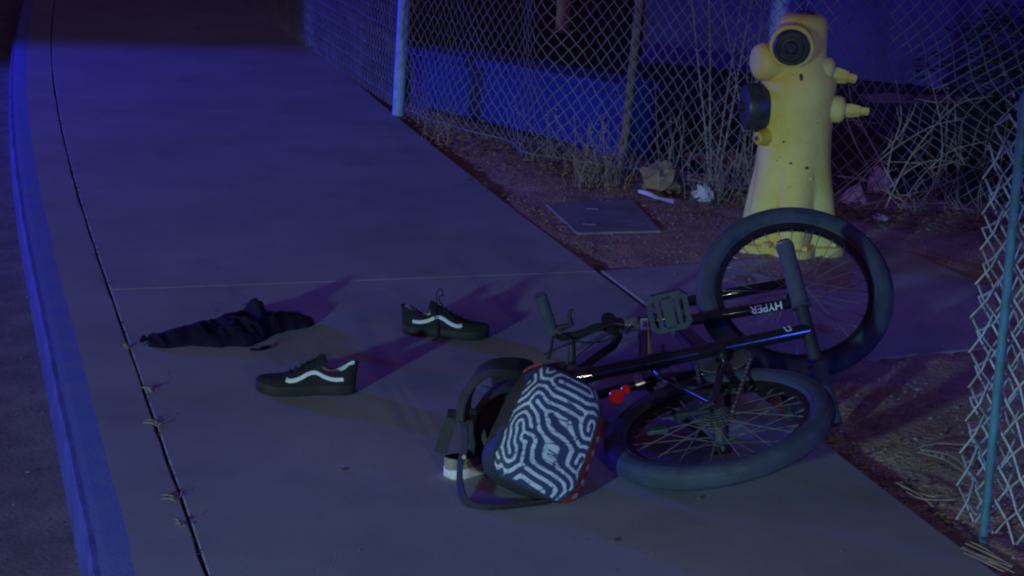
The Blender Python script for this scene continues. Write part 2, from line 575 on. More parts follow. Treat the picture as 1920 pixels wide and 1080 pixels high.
# part along the walk
fa, fb_ = Vector((-0.62, 9.104, 0)), Vector((-2.9, 15.9, 0))
da = (fb_ - fa).normalized(); na = Vector((da.y, -da.x, 0))
def pos_walk(s, z):
    return fa + da * s + Vector((0, 0, z)) + na * 0.01 * noise.noise(Vector((s * 2, z * 2, 0))), na
b = MB(); meshwires(b, pos_walk, 0.03, 6.8, 0.02, 2.0, 0.0024)
tag(b.build('wire_mesh', M['wire'], fence, True), kind='stuff')

seglen = sum((fence_line[i + 1] - fence_line[i]).length for i in range(len(fence_line) - 1))
FOLD = 1.22
def pos_back(s, z):
    q, d = fpos(s)
    # round the corners of the line
    q2, d2 = fpos(min(seglen, s + 0.12)); q0, d0 = fpos(max(0, s - 0.12))
    q = (q + q2 + q0) / 3; d = (q2 - q0).normalized()
    nn = Vector((d.y, -d.x, 0))
    off = 0.13 * math.exp(-((s - FOLD) / 0.14) ** 2) * (0.5 + 0.5 * min(1, z / 1.2))        # standing fold
    low = max(0.0, 1 - z / 0.55)
    off += 0.08 * low * noise.noise(Vector((s * 3.0, z * 3, 2))) + 0.03 * noise.noise(Vector((s * 2, z * 1.5, 7)))
    sag = 0.0
    # the stretched, torn patch right of the hydrant
    e = math.exp(-(((s - 3.15) / 0.34) ** 2 + ((z - 0.42) / 0.34) ** 2))
    off -= 0.22 * e
    sag = -0.05 * e
    sh = 0.10 * e * math.sin(z * 9)
    p = q + d * (sh + 0.02 * low * noise.noise(Vector((s * 6, z * 6, 5)))) + nn * off
    p.z = max(0.004, z + sag + 0.03 * low * noise.noise(Vector((s * 2.4, 1.0, 3))))
    return p, nn
b = MB(); meshwires(b, pos_back, 0.0, 5.0, 0.0, 2.2, 0.0022)
tag(b.build('wire_mesh', M['wire'], fence, True), kind='stuff')
b = MB(); b.tube([pos_back(0.05 * i, 0.03)[0] for i in range(1, 100)], 0.0035, 5)
b.build('tension_wire', M['wire'], fence)


def post(base, topv, r, material, parent, name='post'):
    b = MB()
    base, topv = Vector(base), Vector(topv)
    b.tube([base - Vector((0, 0, .08)), base.lerp(topv, .5), topv], r, 16)
    d = (topv - base).normalized()
    b.lathe([(r * 1.12, 0), (r * 1.15, 0.02), (r * .9, 0.045), (r * .35, 0.058)], topv, d, 16)
    return b.build(name, material, parent)


def up_from(base, dx, h=2.1):      # a slightly leaning top
    return Vector((base[0] + dx, base[1], h))


post(fence_line[0], up_from(fence_line[0], 0.06), 0.030, M['bluepost'], fence)
p0 = Vector((-1.352, 11.5, 0)); post(p0, up_from(p0, -0.05), 0.036, M['bluepost'], fence)
p2 = at(1165, 318); post(p2 + Vector((0, .04, 0)), up_from(p2, 0.10), 0.019, M['wood'], fence, 'stake')
p3 = Vector((1.03, 7.47, 0)); post(p3, up_from(p3, 0.04), 0.036, M['bluepost'], fence)
p4 = Vector((2.75, 7.2, 0)); post(p4, up_from(p4, 0.04), 0.03, M['galv'], fence)

# the short near panel at the right edge
nb = at(1846, 1003)
fence2 = thing('chain_link_fence', nb, 'near end of chain link fence on a teal blue post at the slab edge', 'fence')
ntop = atY(1917, 222, nb.y + 0.03)
dn = Vector((0.42, -0.907, 0)); nn2 = Vector((dn.y, -dn.x, 0))
lean = (ntop - nb) / ntop.z
def pos_near(s, z):
    p = nb + dn * s + Vector((lean.x, lean.y, 1)) * z
    k = noise.noise(Vector((s * 5, z * 4, 1)))
    return p + nn2 * (-0.03 + 0.015 * k) + dn * 0.012 * noise.noise(Vector((s * 4, z * 5, 8))), nn2
post(nb, ntop, 0.0105, M['teal'], fence2)
b = MB()
CWn, CHn = 0.088, 0.092
CWn, CHn = 0.072, 0.080
meshwires(b, pos_near, -0.075, 1.3, 0.0, ntop.z, 0.0031, CWn, CHn)
dn3 = Vector((0.80, 0.60, 0)); nn3 = Vector((dn3.y, -dn3.x, 0))
def pos_wrap(s, z):
    p = nb + dn3 * s + Vector((lean.x, lean.y, 1)) * z
    return p + nn3 * (0.02 * noise.noise(Vector((s * 5, z * 4, 6)))) + Vector((-.01, .07, 0)), nn3
meshwires(b, pos_wrap, -0.06, .6, 0.02, ntop.z - .03, 0.0028, .068, CHn)
# knuckled loose ends standing off the cut edge
for k in range(int(ntop.z / CHn)):
    z = CHn * (k + 0.5)
    pa, pb_ = pos_near(-0.075, z - CHn / 2)[0], pos_near(-0.075, z + CHn / 2)[0]
    o_ = pos_near(-0.075 - 0.045 - random.uniform(0, 0.02), z)[0]
    b.tube([pa, pa.lerp(o_, .75), o_ + Vector((0, 0, .006)), pb_.lerp(o_, .6), pb_], 0.0030, 4)
tag(b.build('wire_mesh', M['nearwire'], fence2, True), kind='stuff')

# ------------------------------------------------------------------ behind the fence
wl = [atY(772, 90, 9.45), atY(1172, 158, 8.25)]
a_, b_ = Vector((wl[0].x, wl[0].y, 0)), Vector((wl[1].x, wl[1].y, 0))
lw = thing('low_wall', a_, 'low smooth blue wall close behind the chain link fence', 'wall')
dl = (b_ - a_).normalized(); nl = Vector((-dl.y, dl.x, 0))
LW = (b_ - a_).length
V = []
for k in range(13):
    t = k / 12; p = a_ + dl * LW * t; hh = wl[0].z + (wl[1].z - wl[0].z) * t - .045
    for q, z in ((0, -.06), (.004 * math.sin(k * 2.3), hh), (.2, hh), (.2, -.06)): V.append(p + nl * q + Vector((0, 0, z)))
b = MB(); b.add(V, [(k * 4 + j, k * 4 + (j + 1) % 4, k * 4 + 4 + (j + 1) % 4, k * 4 + 4 + j) for k in range(12) for j in range(4)] + [(0, 1, 2, 3), (51, 50, 49, 48)])
b.build('panel', M['wall'], lw, False)
V = []
for t in (0, 1):
    p = a_ + dl * (LW * t + (.02 if t else -.02)); hh = wl[0].z + (wl[1].z - wl[0].z) * t
    for q, z in ((-.025, hh - .045), (-.025, hh), (.225, hh), (.225, hh - .045)): V.append(p + nl * q + Vector((0, 0, z + .002)))
b = MB(); b.add(V, [(j, (j + 1) % 4, 4 + (j + 1) % 4, 4 + j) for j in range(4)] + [(3, 2, 1, 0), (4, 5, 6, 7)])
b.build('coping', M['wall'], lw, False, bevel=.012)

A2, B2 = Vector((.75, 11.4, 0)), Vector((6.5, 9.6, 0))
yw = thing('yard_wall', A2, 'plain dusky wall at the back of the yard beyond the hydrant', 'wall')
d2_ = (B2 - A2).normalized(); n2_ = Vector((-d2_.y, d2_.x, 0)); r2_ = Matrix((d2_, n2_, Vector((0, 0, 1)))).transposed()
b = MB(); b.box((A2 + B2) / 2 + n2_ * .1 + Vector((0, 0, 1.1)), (B2 - A2).length, .2, 2.3, r2_); b.build('panel', M['dusk'], yw, False)
b = MB(); b.box((A2 + B2) / 2 + n2_ * .1 + Vector((0, 0, 2.28)), (B2 - A2).length + .04, .26, .06, r2_); b.build('coping', M['dusk'], yw, False, bevel=.01)

pf = at(1054, 62)
po = thing('bollard', pf, 'pale round post standing alone in the dark yard', 'post')
b = MB(); b.lathe([(.048, -.05), (.048, 1.0), (.045, 1.02), (.03, 1.04), (.005, 1.045)], pf, (0, 0, 1), 20)
b.build('shaft', M['paper'], po)
b = MB(); b.lathe([(.085, -.05), (.085, .015), (.05, .03)], pf, (0, 0, 1), 20)
b.build('footing', M['pad'], po)


def bush(base, w, h, n, label, name='bush', material=None, group=None):
    t = thing(name, base, label, 'bush', group)
    b = MB()
    for k in range(7):
        a = random.uniform(0, 6.28); rr = random.uniform(.2, .9) * w
        tip = Vector(base) + Vector((math.cos(a) * rr, math.sin(a) * rr * .7, h * random.uniform(.6, 1)))
        mid = Vector(base).lerp(tip, .5) + Vector((0, 0, h * .12))
        b.tube([base, mid, tip], [.012, .008, .003], 5)
    b.build('stem', M['stalk'], t)
    b = MB()
    for i in range(n):
        while True:
            q = Vector((random.uniform(-1, 1), random.uniform(-1, 1), random.uniform(0, 1)))
            if q.x * q.x + q.y * q.y + (q.z - .45) ** 2 * 2.6 < 1 and noise.noise(q * 2.7 + Vector(base)) > -0.15: break
        leaf(b, Vector(base) + Vector((q.x * w, q.y * w * .7, q.z * h + .03)), random.uniform(.018, .04))
    tag(b.build('foliage', material or M['bush'], t, False), kind='stuff')
    return t


bush(Vector((2.35, 8.2, 0)), .6, .75, 2600, 'dark leafy bush behind the torn fence mesh right of the hydrant')
bush(Vector((3.2, 9.6, 0)), .7, .6, 2200, 'low dark bush at the foot of the yard wall')

# ------------------------------------------------------------------ utility box lid
ub = [at(1024, 384), at(1185, 374), at(1240, 434), at(1082, 438)]
cub = sum(ub, Vector()) / 4
ubx = thing('utility_box', cub, 'flat rectangular utility box lid set in the earth', 'utility box')
def quadslab(b, q, z0, z1, sc=1.0):
    c = sum(q, Vector()) / 4
    q = [c + (p - c) * sc for p in q]
    vs = [Vector((p.x, p.y, z0)) for p in q] + [Vector((p.x, p.y, z1)) for p in q]
    b.add(vs, [(3, 2, 1, 0), (4, 5, 6, 7)] + [(i, (i + 1) % 4, 4 + (i + 1) % 4, 4 + i) for i in range(4)])
b = MB(); quadslab(b, [ub[0], ub[3], ub[2], ub[1]], -.06, .003, .95); b.build('lid', M['lid'], ubx, False, bevel=.004)
b = MB()
for i in range(4):
    p, q = ub[i], ub[(i + 1) % 4]
    d = (q - p).normalized(); inn = (cub - (p + q) / 2); inn -= d * inn.dot(d); inn.normalize()
    quadslab(b, [p - d * .0, q + d * .0, q + inn * .02 - d * .02, p + inn * .02 + d * .02], -.06, .0035)
b.build('rim', M['lid'], ubx, False, bevel=.003)
for px, py in ((1110, 392), (1105, 421)):
    b = MB(); p = at(px, py, .003); b.box(p + Vector((0, 0, .001)), .05, .012, .006)
    b.build('pick_slot', M['lid'], ubx, False)

# ------------------------------------------------------------------ hydrant
HB_ = at(1476, 462)
hyd = thing('fire_hydrant', HB_, 'yellow fire hydrant with dark outlet caps on the concrete path by the fence', 'hydrant')
LEAN = Vector((-0.014, 0.0, 1)).normalized()
XR = Vector((1, 0, 0)); 
def hp(x, y, z): return HB_ + LEAN * z + XR * x + Vector((0, y, 0))
def flute(w, h):
    k = max(0.0, min(1.0, (0.37 - h) / 0.26))
    return 1 + 0.26 * k * (abs(math.cos(w * 3 + 1.571)) ** 1.2 - 0.62)
prof = [(.20, -.03), (.20, .02), (.195, .03), (.165, .034), (.165, .05), (.166, .10), (.160, .16), (.153, .22), (.143, .28), (.137, .34), (.133, .42), (.132, .50), (.133, .58), (.137, .615), (.135, .645), (.115, .67),
        (.098, .70), (.092, .735), (.090, .78), (.089, .835), (.084, .857), (.066, .870), (.0, .874)]
def interp_prof(z):
    for (r0, z0), (r1, z1) in zip(prof[4:], prof[5:]):
        if z <= z1: return r0 + (r1 - r0) * (z - z0) / (z1 - z0)
    return .06
b = MB(); b.lathe(prof, HB_, LEAN, 72, mod=flute)
b.build('body', M['yellow'], hyd)
for k in range(8):
    b = MB()
    w = k * math.pi / 4 + .2
    b.lathe([(.016, 0), (.016, .018), (.006, .022)], hp(.183 * math.cos(w), .183 * math.sin(w), .028), LEAN, 6)
    b.build('flange_bolt', M['yellow'], hyd)
b = MB(); b.lathe([(.036, 0), (.036, .006), (.026, .01)], hp(.005, 0, .872), LEAN, 20); b.build('top_plug', M['blackcap'], hyd)
# upper outlet facing the camera and slightly left
def nozzle(c, d, length, r0, r1, ringr):
    d = Vector(d).normalized(); c = Vector(c)
    b = MB()
    b.lathe([(r0 * 1.1, -0.02), (r0 * 1.02, length * .3), (r1, length * .6), (r1, length * .82), (ringr, length * .84), (ringr, length), (ringr * .93, length * 1.03), (r1 * .8, length * 1.03)], c, d, 36)
    b.build('outlet', M['yellow'], hyd)
    return c + d * length
d1 = Vector((-.22, -.93, -.14)).normalized()
e1 = nozzle(hp(-.030, -.03, .785), d1, .115, .07, .066, .079)
b = MB(); b.lathe([(.066, -.012), (.066, .012), (.058, .02), (.052, .02), (.050, .014), (.026, .016), (.022, .03), (.016, .033), (.015, .024)], e1 + d1 * .004, d1, 36)
b.torus(e1 + d1 * .022, d1, .041, .004, 36, 8)
b.build('outlet_cap', M['blackcap'], hyd)
# upper-left outlet, capped in yellow
d2 = Vector((-.93, -.34, -.02)).normalized()
b = MB(); b.lathe([(.08, -.03), (.073, .05), (.066, .085), (.068, .09), (.068, .125), (.06, .145), (.04, .155)], hp(-.03, -.01, .70), d2, 32); b.build('outlet', M['yellow'], hyd)
# pumper outlet, dark cap towards the street
d3 = Vector((-1, -.13, -.02)).normalized()
b = MB(); b.lathe([(.09, 0), (.08, .115), (.084, .12)], hp(-.02, 0, .53), d3, 32); b.build('outlet', M['yellow'], hyd)
b = MB(); b.lathe([(.082, .1), (.086, .105), (.086, .165), (.080, .178), (.05, .184), (.02, .186), (.02, .2), (.012, .2)], hp(-.02, 0, .53), d3, 36); b.build('pumper_cap', M['blackcap'], hyd)
# operating stems on the far side of each outlet
def stem_(z, out, yy, rr, dz=0.0):
    d = Vector((1, -.12, dz)).normalized()
    b = MB(); b.lathe([(rr * 1.15, -.06), (rr, .0), (rr, .045), (rr * .82, .06), (rr * .5, .066), (rr * .45, .075)], hp(out, yy, z), d, 28); b.build('stem_boss', M['yellow'], hyd)
    b = MB(); b.lathe([(rr * .52, .07), (rr * .56, .082), (rr * .46, .11), (rr * .42, .118), (rr * .32, .12), (rr * .30, .148), (rr * .27, .151)], hp(out, yy, z), d, 5); b.build('operating_nut', M['yellow'], hyd)
stem_(.672, .055, -.02, .056, -.16)
stem_(.532, .108, -.02, .05, .0)
b = MB(); dd = Vector((-.8, -.6, -.05)).normalized(); cc = hp(-.10, -.05, .425)
b.lathe([(.042, -.03), (.036, .02), (.026, .05), (.024, .062), (.018, .066)], cc, dd, 20); b.build('drain_boss', M['oldyellow'], hyd)
b = MB(); b.lathe([(.008, .0), (.008, .004)], cc + dd * .066, dd, 10); b.build('drain_hole', M['blackcap'], hyd)
b = MB(); b.tube([hp(-.012, -.115, .665), hp(-.012, -.128, .655), hp(-.012, -.128, .63)], .006, 8); b.build('chain_lug', M['blackcap'], hyd)
for (x, z, s) in ((.03, .33, .006), (-.03, .345, .005), (.05, .29, .007), (-.028, .20, .006), (-.06, .42, .004)):
    b = MB(); yy = -math.sqrt(max(0, .143 ** 2 - x * x)); b.lathe([(s, 0), (s * .8, .004)], hp(x, yy + .002, z), (x, yy, 0), 8); b.build('rivet', M['blackcap'] if s < .0065 else M['yellow'], hyd)

b = MB()
for i in range(22):
    w, z = random.uniform(math.pi, 2 * math.pi), random.uniform(.12, .84)
    r0 = interp_prof(z) + .0006
    d = Vector((math.cos(w), math.sin(w), 0)); q = random.uniform(.001, .0034)
    b.lathe([(q, 0), (q * .8, .0008)], HB_ + LEAN * z + d * r0 * flute(w, z), d, 7)
tag(b.build('paint_chips', M['bagpaper'], hyd), kind='stuff')

# ------------------------------------------------------------------ bicycle
cr = Vector((.527, 4.255, .106)); az, el = 3.45, 1.28
nr = Vector((math.cos(az) * math.cos(el), math.sin(az) * math.cos(el), math.sin(el)))
cf = Vector((.836, 5.184, .214)); az, el = -1.684, .786
nf = Vector((math.cos(az) * math.cos(el), math.sin(az) * math.cos(el), math.sin(el)))
bike = thing('bicycle', (cr.x, cr.y, 0), 'black bicycle lying on its side with front wheel twisted upright', 'bicycle')
def Fp(px, py, off=0.0): return on_plane(px, py, cr, nr, off)
WR, TR = .290, .0315


def wheel(name, c, n, cassette):
    root = bpy.data.objects.new(name, None); COL.objects.link(root)
    root.parent = bike; root.matrix_parent_inverse = Matrix.Translation(-bike.location)
    root.location = c
    def put(o):
        o.parent = root; o.matrix_parent_inverse = Matrix.Translation(-c)
        return o
    b = MB(); b.torus(c, n, WR - TR, TR, 96, 18, sq=.95)
    a = n.orthogonal().normalized(); bb = n.cross(a)
    for sg in (1, -1):      # moulded sidewall ribs
        for q, rr_ in ((.35, .0016), (1.05, .0012), (2.2, .0016)):
            b.torus(c + n * sg * TR * .95 * math.sin(q), n, WR - TR + TR * math.cos(q), rr_, 96, 6)
    for q in (-.30, -.1, .1, .30):
        b.torus(c + n * TR * .95 * math.sin(q), n, WR - TR + TR * math.cos(q), .0013, 96, 6)
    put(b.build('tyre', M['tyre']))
    b = MB()
    b.lathe([(WR - 2 * TR - .012, -.010), (WR - 2 * TR + .006, -.0145), (WR - 2 * TR + .012, -.013), (WR - 2 * TR + .012, .013), (WR - 2 * TR + .006, .0145), (WR - 2 * TR - .012, .010)], c, n, 96)
    b.f = b.f[:-2]; b.m = b.m[:-2]
    b2 = b
    NN = 96
    V0 = len(b2.v)
    b2.f += [(5 * NN + k, 5 * NN + (k + 1) % NN, (k + 1) % NN, k) for k in range(NN)]; b2.m += [0] * NN
    put(b2.build('rim', M['rim']))
    b = MB(); b.lathe([(.006, -.065), (.006, -.045), (.022, -.044), (.024, -.036), (.013, -.032), (.012, .0), (.013, .026), (.024, .03), (.022, .037), (.006, .04), (.006, .065)], c, n, 24)
    put(b.build('hub', M['chain'] if cassette else M['matte']))
    b = MB()
    for i in range(32):
        side = 1 if i % 2 else -1
        w0 = 2 * math.pi * i / 32; w1 = w0 + (0.95 if (i // 2) % 2 else -0.95)
        p = c + (a * math.cos(w1) + bb * math.sin(w1)) * .021 + n * .034 * side
        q = c + (a * math.cos(w0) + bb * math.sin(w0)) * (WR - 2 * TR - .010)
        b.tube([p, q], .0013, 4)
        b.tube([q.lerp(p, .07), q], .0022, 5)
    so = put(b.build('spokes', M['spoke'])); so['kind'] = 'stuff'
    w0 = 0.3
    p = c + (a * math.cos(w0) + bb * math.sin(w0)) * (WR - 2 * TR - .010)
    b = MB(); b.tube([p, p + (c - p).normalized() * .035], .003, 8); put(b.build('valve', M['steel']))
    if cassette:
        b = MB()
        for k in range(7):
            rr = .052 - .0045 * k; h0 = .022 + .0052 * k
            nt_ = 22
            b.lathe([(rr, h0), (rr, h0 + .002)], c, n, nt_ * 2, mod=lambda w, h: 1.0 if int(w / (2 * math.pi) * nt_ * 2 + .5) % 2 else .93)
        put(b.build('cassette', M['chain'], smooth=False))
    # amber spoke reflector
    w0 = 2.2 if cassette else 4.0
    rd = a * math.cos(w0) + bb * math.sin(w0)
    b = MB(); b.box(c + rd * .15 + n * .012, .02, .055, .012, Matrix((n.cross(rd), rd, n)).transposed()); put(b.build('reflector', M['plastic'], bevel=.003))
    return root


wheel('rear_wheel', cr, nr, True)
wheel('front_wheel', cf, nf, False)

BB = Fp(1362, 696)
SC = Fp(1212, 715)
CROWN = on_plane(1275, 592, cf, nf)
HT = on_plane(1196, 606, cf, nf)
HB = CROWN.lerp(HT, .25)
axis_ = (HT - CROWN).normalized()
b = MB()
b.tube([SC, BB], .0165, 14)
b.tube([HT.lerp(HB, .2), SC + (HT - SC).normalized() * .006], .0205, 14)
b.tube([HB, HB.lerp(BB, .9), BB], .020, 14)
b.tube([HB - axis_ * .004, HT], .021, 18)
b.lathe([(.023, -.038), (.023, .038)], BB, nr, 18)
for sg in (1, -1):
    rh = cr + nr * .064 * sg
    dch = (BB - cr).normalized()
    b.tube([rh, cr.lerp(BB, .45) + nr * .05 * sg, cr.lerp(BB, .72) + nr * .046 * sg, BB + nr * .022 * sg - dch * .01], [.009, .0105, .0105, .012], 10)
    b.tube([rh, cr.lerp(SC, .5) + nr * .052 * sg, cr.lerp(SC, .85) + nr * .042 * sg, SC + nr * .012 * sg], [.008, .0095, .0095, .0095], 10)
    b.box(rh, .035, .045, .006, Matrix((dch, nr.cross(dch), nr)).transposed())
b.build('frame', M['black'], bike)
# seat post, clamp and saddle under the backpack side
SP = Fp(1108, 744)
b = MB(); b.tube([SC + (BB - SC).normalized() * .02, SP], .0135, 14); b.build('seat_post', M['black'], bike)
b = MB(); b.lathe([(.021, -.012), (.021, .012)], SC + (SP - SC).normalized() * .02, (SP - SC), 16); b.build('seat_clamp', M['steel'], bike)
dS = (SP - SC).normalized(); lS = nr.cross(dS).normalized()
b = MB()
ring = []
for i in range(9):
    t = i / 8
    w = .012 + .062 * (max(0, (t - .35) / .65)) ** .8 + .008 * t
    c_ = SP + lS * (.13 - .26 * t) * -1 + dS * (.03 + .012 * math.cos(t * 6))
    ring.append((c_, w))
V, F = [], []
for (c_, w) in ring:
    for k in range(14):
        q = 2 * math.pi * k / 14
        V.append(c_ + nr * w * math.cos(q) + dS * .02 * math.sin(q))
for i in range(8):
    for k in range(14):
        F.append((i * 14 + k, i * 14 + (k + 1) % 14, (i + 1) * 14 + (k + 1) % 14, (i + 1) * 14 + k))
F += [tuple(range(13, -1, -1)), tuple(8 * 14 + k for k in range(14))]
b.add(V, F); b.build('saddle', M['matte'], bike)
# red tail light on the seat post
rl = bpy.data.objects.new('tail_light', None)
q = Fp(1160, 742, .03)
b = MB()
b.lathe([(.006, -.014), (.017, -.01), (.019, .0), (.017, .012), (.008, .018)], q + Vector((-.006, -.01, .0)), (-.5, -.6, .3), 16)
b.lathe([(.005, -.01), (.011, -.006), (.012, .006), (.005, .012)], q + Vector((.018, .01, .014)), (-.3, -.5, .6), 14)
b.build('tail_light', M['red'], bike)
# fork
def leg(p, q, off):
    P, Q = on_plane(*p, cf, nf, off), on_plane(*q, cf, nf, off)
    return P, Q
A0, A1 = leg((1278, 603), (1492, 567), .055)
B0, B1 = leg((1285, 566), (1490, 528), -.052)
b = MB()
for (P, Q) in ((A0, A1), (B0, B1)):
    b.tube([P, P.lerp(Q, .06), P.lerp(Q, .94), Q], [.012, .0165, .0165, .011], 16)
b.tube([A0, (A0 + CROWN) / 2 , CROWN, (B0 + CROWN) / 2, B0], .019, 12)
b.tube([CROWN, HB], .016, 14)
b.build('fork', M['black'], bike)
# lettering on the fork leg (reads upside down as the bicycle lies)
def lettering(name, body, centre, along, normal, height, material, parent, bold=0.012):
    cu = bpy.data.curves.new(name, 'FONT'); cu.body = body; cu.size = 1.0; cu.align_x = 'CENTER'; cu.align_y = 'CENTER'; cu.extrude = 0.02; cu.offset = bold
    tmp = bpy.data.objects.new(name, cu); COL.objects.link(tmp)
    bpy.context.view_layer.update()
    me = bpy.data.meshes.new_from_object(tmp.evaluated_get(bpy.context.evaluated_depsgraph_get()))
    bpy.data.objects.remove(tmp)
    X = along.normalized(); Z = (normal - X * normal.dot(X)).normalized(); Y = Z.cross(X)
    T = Matrix((X, Y, Z)).transposed().to_4x4() @ Matrix.Scale(height, 4); T.translation = centre
    me.transform(T); me.materials.clear(); me.materials.append(material)
    o = bpy.data.objects.new(name, me); COL.objects.link(o)
    o.parent = parent; o.matrix_parent_inverse = Matrix.Translation(-parent.location)
    return o
tc = A0.lerp(A1, .735)
nv = (CO - tc).normalized(); dA = (A1 - A0).normalized(); nv = (nv - dA * nv.dot(dA)).normalized()
lettering('lettering', 'HYPER', tc + nv * .0165, -dA, nv, .032, M['decal'], bike)
# stem, bars, grip, lever
ST = on_plane(1140, 612, cf, nf) + Vector((0, 0, .012))
b = MB()
b.tube([HT, HT + axis_ * .03], .023, 18); b.tube([HT + axis_ * .028, HT + axis_ * .04], .026, 18)
b.build('headset', M['steel'], bike)
b = MB()
b.tube([HT + axis_ * .03, ST], .018, 14); b.tube([ST - nf * .025, ST + nf * .025], .021, 14)
b.build('stem', M['black'], bike)
Yb = ST.y
hbp = [(1143, 610, Yb), (1118, 614, Yb - .02), (1100, 622, Yb - .04), (1078, 629, Yb - .05), (1052, 632, Yb - .06), (1040, 624, Yb - .07), (1030, 598, Yb - .08), (1014, 556, Yb - .1)]
low = [(1143, 612, Yb), (1160, 632, Yb - .06), (1150, 648, Yb - .12), (1120, 668, Yb - .2), (1085, 695, Yb - .28), (1060, 715, Yb - .34)]
b = MB(); b.tube([atY(*q) for q in hbp], .0125, 12); b.tube([atY(*q) for q in low], .0125, 12)
b.tube([atY(1072, 632, Yb - .05), atY(1072, 690, Yb - .08)], .012, 10)
b.build('handlebar', M['matte'], bike)
b = MB(); g0, g1 = atY(1036, 622, Yb - .07), atY(1013, 552, Yb - .1)
N = 15
b.tube([g0.lerp(g1, i / N) for i in range(N + 1)] , [.0195 if i in (0, 1) else (.0165 if i % 2 else .0180) for i in range(N)] + [.017], 14)
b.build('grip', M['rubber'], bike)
b = MB()
c_ = atY(1045, 618, Yb - .08)
b.tube([c_, atY(1060, 612, Yb - .09), atY(1072, 608, Yb - .1), atY(1067, 592, Yb - .1), atY(1070, 583, Yb - .1), atY(1076, 581, Yb - .1)], [.012, .009, .0065, .006, .006, .005], 8)
b.tube([atY(1038, 628, Yb - .075), c_, atY(1052, 622, Yb - .08)], .016, 10)
b.build('brake_lever', M['matte'], bike)
def bez(p, q, sag, n=14, side=Vector((0, 0, 0))):
    return [p.lerp(q, i / n) + (Vector((0, 0, -sag)) + side) * 4 * (i / n) * (1 - i / n) for i in range(n + 1)]
for (p, q, sg) in ((atY(1046, 622, Yb - .09), atY(1195, 600, Yb - .05), .05), (atY(1020, 665, Yb - .12), atY(1150, 606, Yb - .05), .0), (atY(1060, 690, Yb - .12), atY(1180, 612, Yb - .04), -.02), (HT + Vector((0, 0, .02)), Fp(1300, 690, .03), -.05)):
    b = MB(); b.tube(bez(p, q, sg), .0027, 6); b.build('cable', M['matte'], bike)
b = MB(); b.tube([atY(1035, 630, Yb - .09), atY(1033, 650, Yb - .1), atY(1028, 672, Yb - .12)], .006, 8); b.build('cable', M['matte'], bike)
# white badge on the top tube's front end
tt0, tt1 = HT.lerp(HB, .2), SC
pq = tt0.lerp(tt1, .16)
nv = (CO - pq).normalized(); dT = (tt1 - tt0).normalized(); nv = (nv - dT * nv.dot(dT)).normalized()
lettering('badge', 'HYPER', pq + nv * .0216, dT, nv, .02, M['black'], bike, .01)
b = MB(); b.box(pq + nv * .0206, .105, .022, .0012, Matrix((dT, nv.cross(dT), nv)).transposed()); b.build('badge_plate', M['decal'], bike, False)

# drivetrain
b = MB(); nt_ = 34
b.lathe([(.074, .030), (.074, .034)], BB, nr, nt_ * 2, mod=lambda w, h: 1.0 if int(w / (2 * math.pi) * nt_ * 2 + .5) % 2 else .94)
b.build('chainring', M['chain'], bike, False)
# upper crank: lies left, pedal stands up from its end
off = .15
best = None
for i in range(60):
    o_ = .10 + .004 * i
    e_ = Fp(1254, 584, o_); d_ = (e_ - (BB + nr * o_)).length
    if best is None or abs(d_ - .165) < best[0]: best = (abs(d_ - .165), o_, e_)
PO, PC = best[1], best[2]
PO = min(PO, .2); PC = Fp(1254, 584, PO)
cdir = (PC - (BB + nr * PO)).normalized(); clen = min(.2, (PC - (BB + nr * PO)).length)
CE = BB + nr * .068 + cdir * clen
b = MB(); b.tube([BB + nr * .02, BB + nr * .075], .014, 12); b.tube([BB + nr * .068, BB + nr * .068 + cdir * clen * .5, CE], [.015, .0115, .014], 10, flat=.6)
b.build('crank_arm', M['black'], bike)
CE2 = BB - nr * .06 - cdir * .165
b = MB(); b.tube([BB - nr * .06, CE2], [.014, .012], 10); b.build('crank_arm', M['black'], bike)
def pedal(c, ax, faceto):
    X = (faceto - ax * faceto.dot(ax)).normalized()          # face normal
    Yv = ax.cross(X)
    Mx = Matrix((Yv, ax, X)).transposed()
    b = MB()
    w, h, t = .096, .092, .020
    for s in (-1, 1):
        b.box(c + Mx @ Vector((s * w / 2, 0, 0)), .014, h * .8, t, Mx)
        b.box(c + Mx @ Vector((0, s * h / 2, 0)), w * .8, .016, t, Mx)
        for s2 in (-1, 1):
            b.box(c + Mx @ Vector((s * w * .44, s2 * h * .44, 0)), .030, .014, t * .96, Mx @ Matrix.Rotation(s * s2 * -R(45), 3, 'Z'))
        b.box(c + Mx @ Vector((s * .026, 0, 0)), .012, h, t * .9, Mx)
    b.box(c, .030, h, .020, Mx)
    for s in (-1, 1):
        for i in range(5):
            b.lathe([(.0025, 0), (.0025, .005)], c + Mx @ Vector((s * w / 2, (i - 2) * .016, t / 2)), X, 6)
    b.tube([c - ax * .02, c - ax * (h / 2 + .02)], .007, 8)
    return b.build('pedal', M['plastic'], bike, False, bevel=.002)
pedal(PC, nr, (CO - PC))
pedal(CE2 - nr * .06, -nr, Vector((0, -.3, 1)))
# chain: two runs between ring and cassette
dch = (cr - BB).normalized(); pch = nr.cross(dch)
def links(p, q):
    ch = MB()
    n_ = int((q - p).length / .0127)
    X = (q - p).normalized(); Mx = Matrix((X, nr.cross(X), nr)).transposed()
    for i in range(n_):
        ch.box(p.lerp(q, (i + .5) / n_), .0135, .008, .007 if i % 2 else .005, Mx)
    ch.build('chain_run', M['chain'], bike, False)
for sg in (1, -1):
    links(BB + nr * .032 + pch * .074 * sg, cr + nr * .036 + pch * (.042 if sg > 0 else .03) * sg + dch * 0)
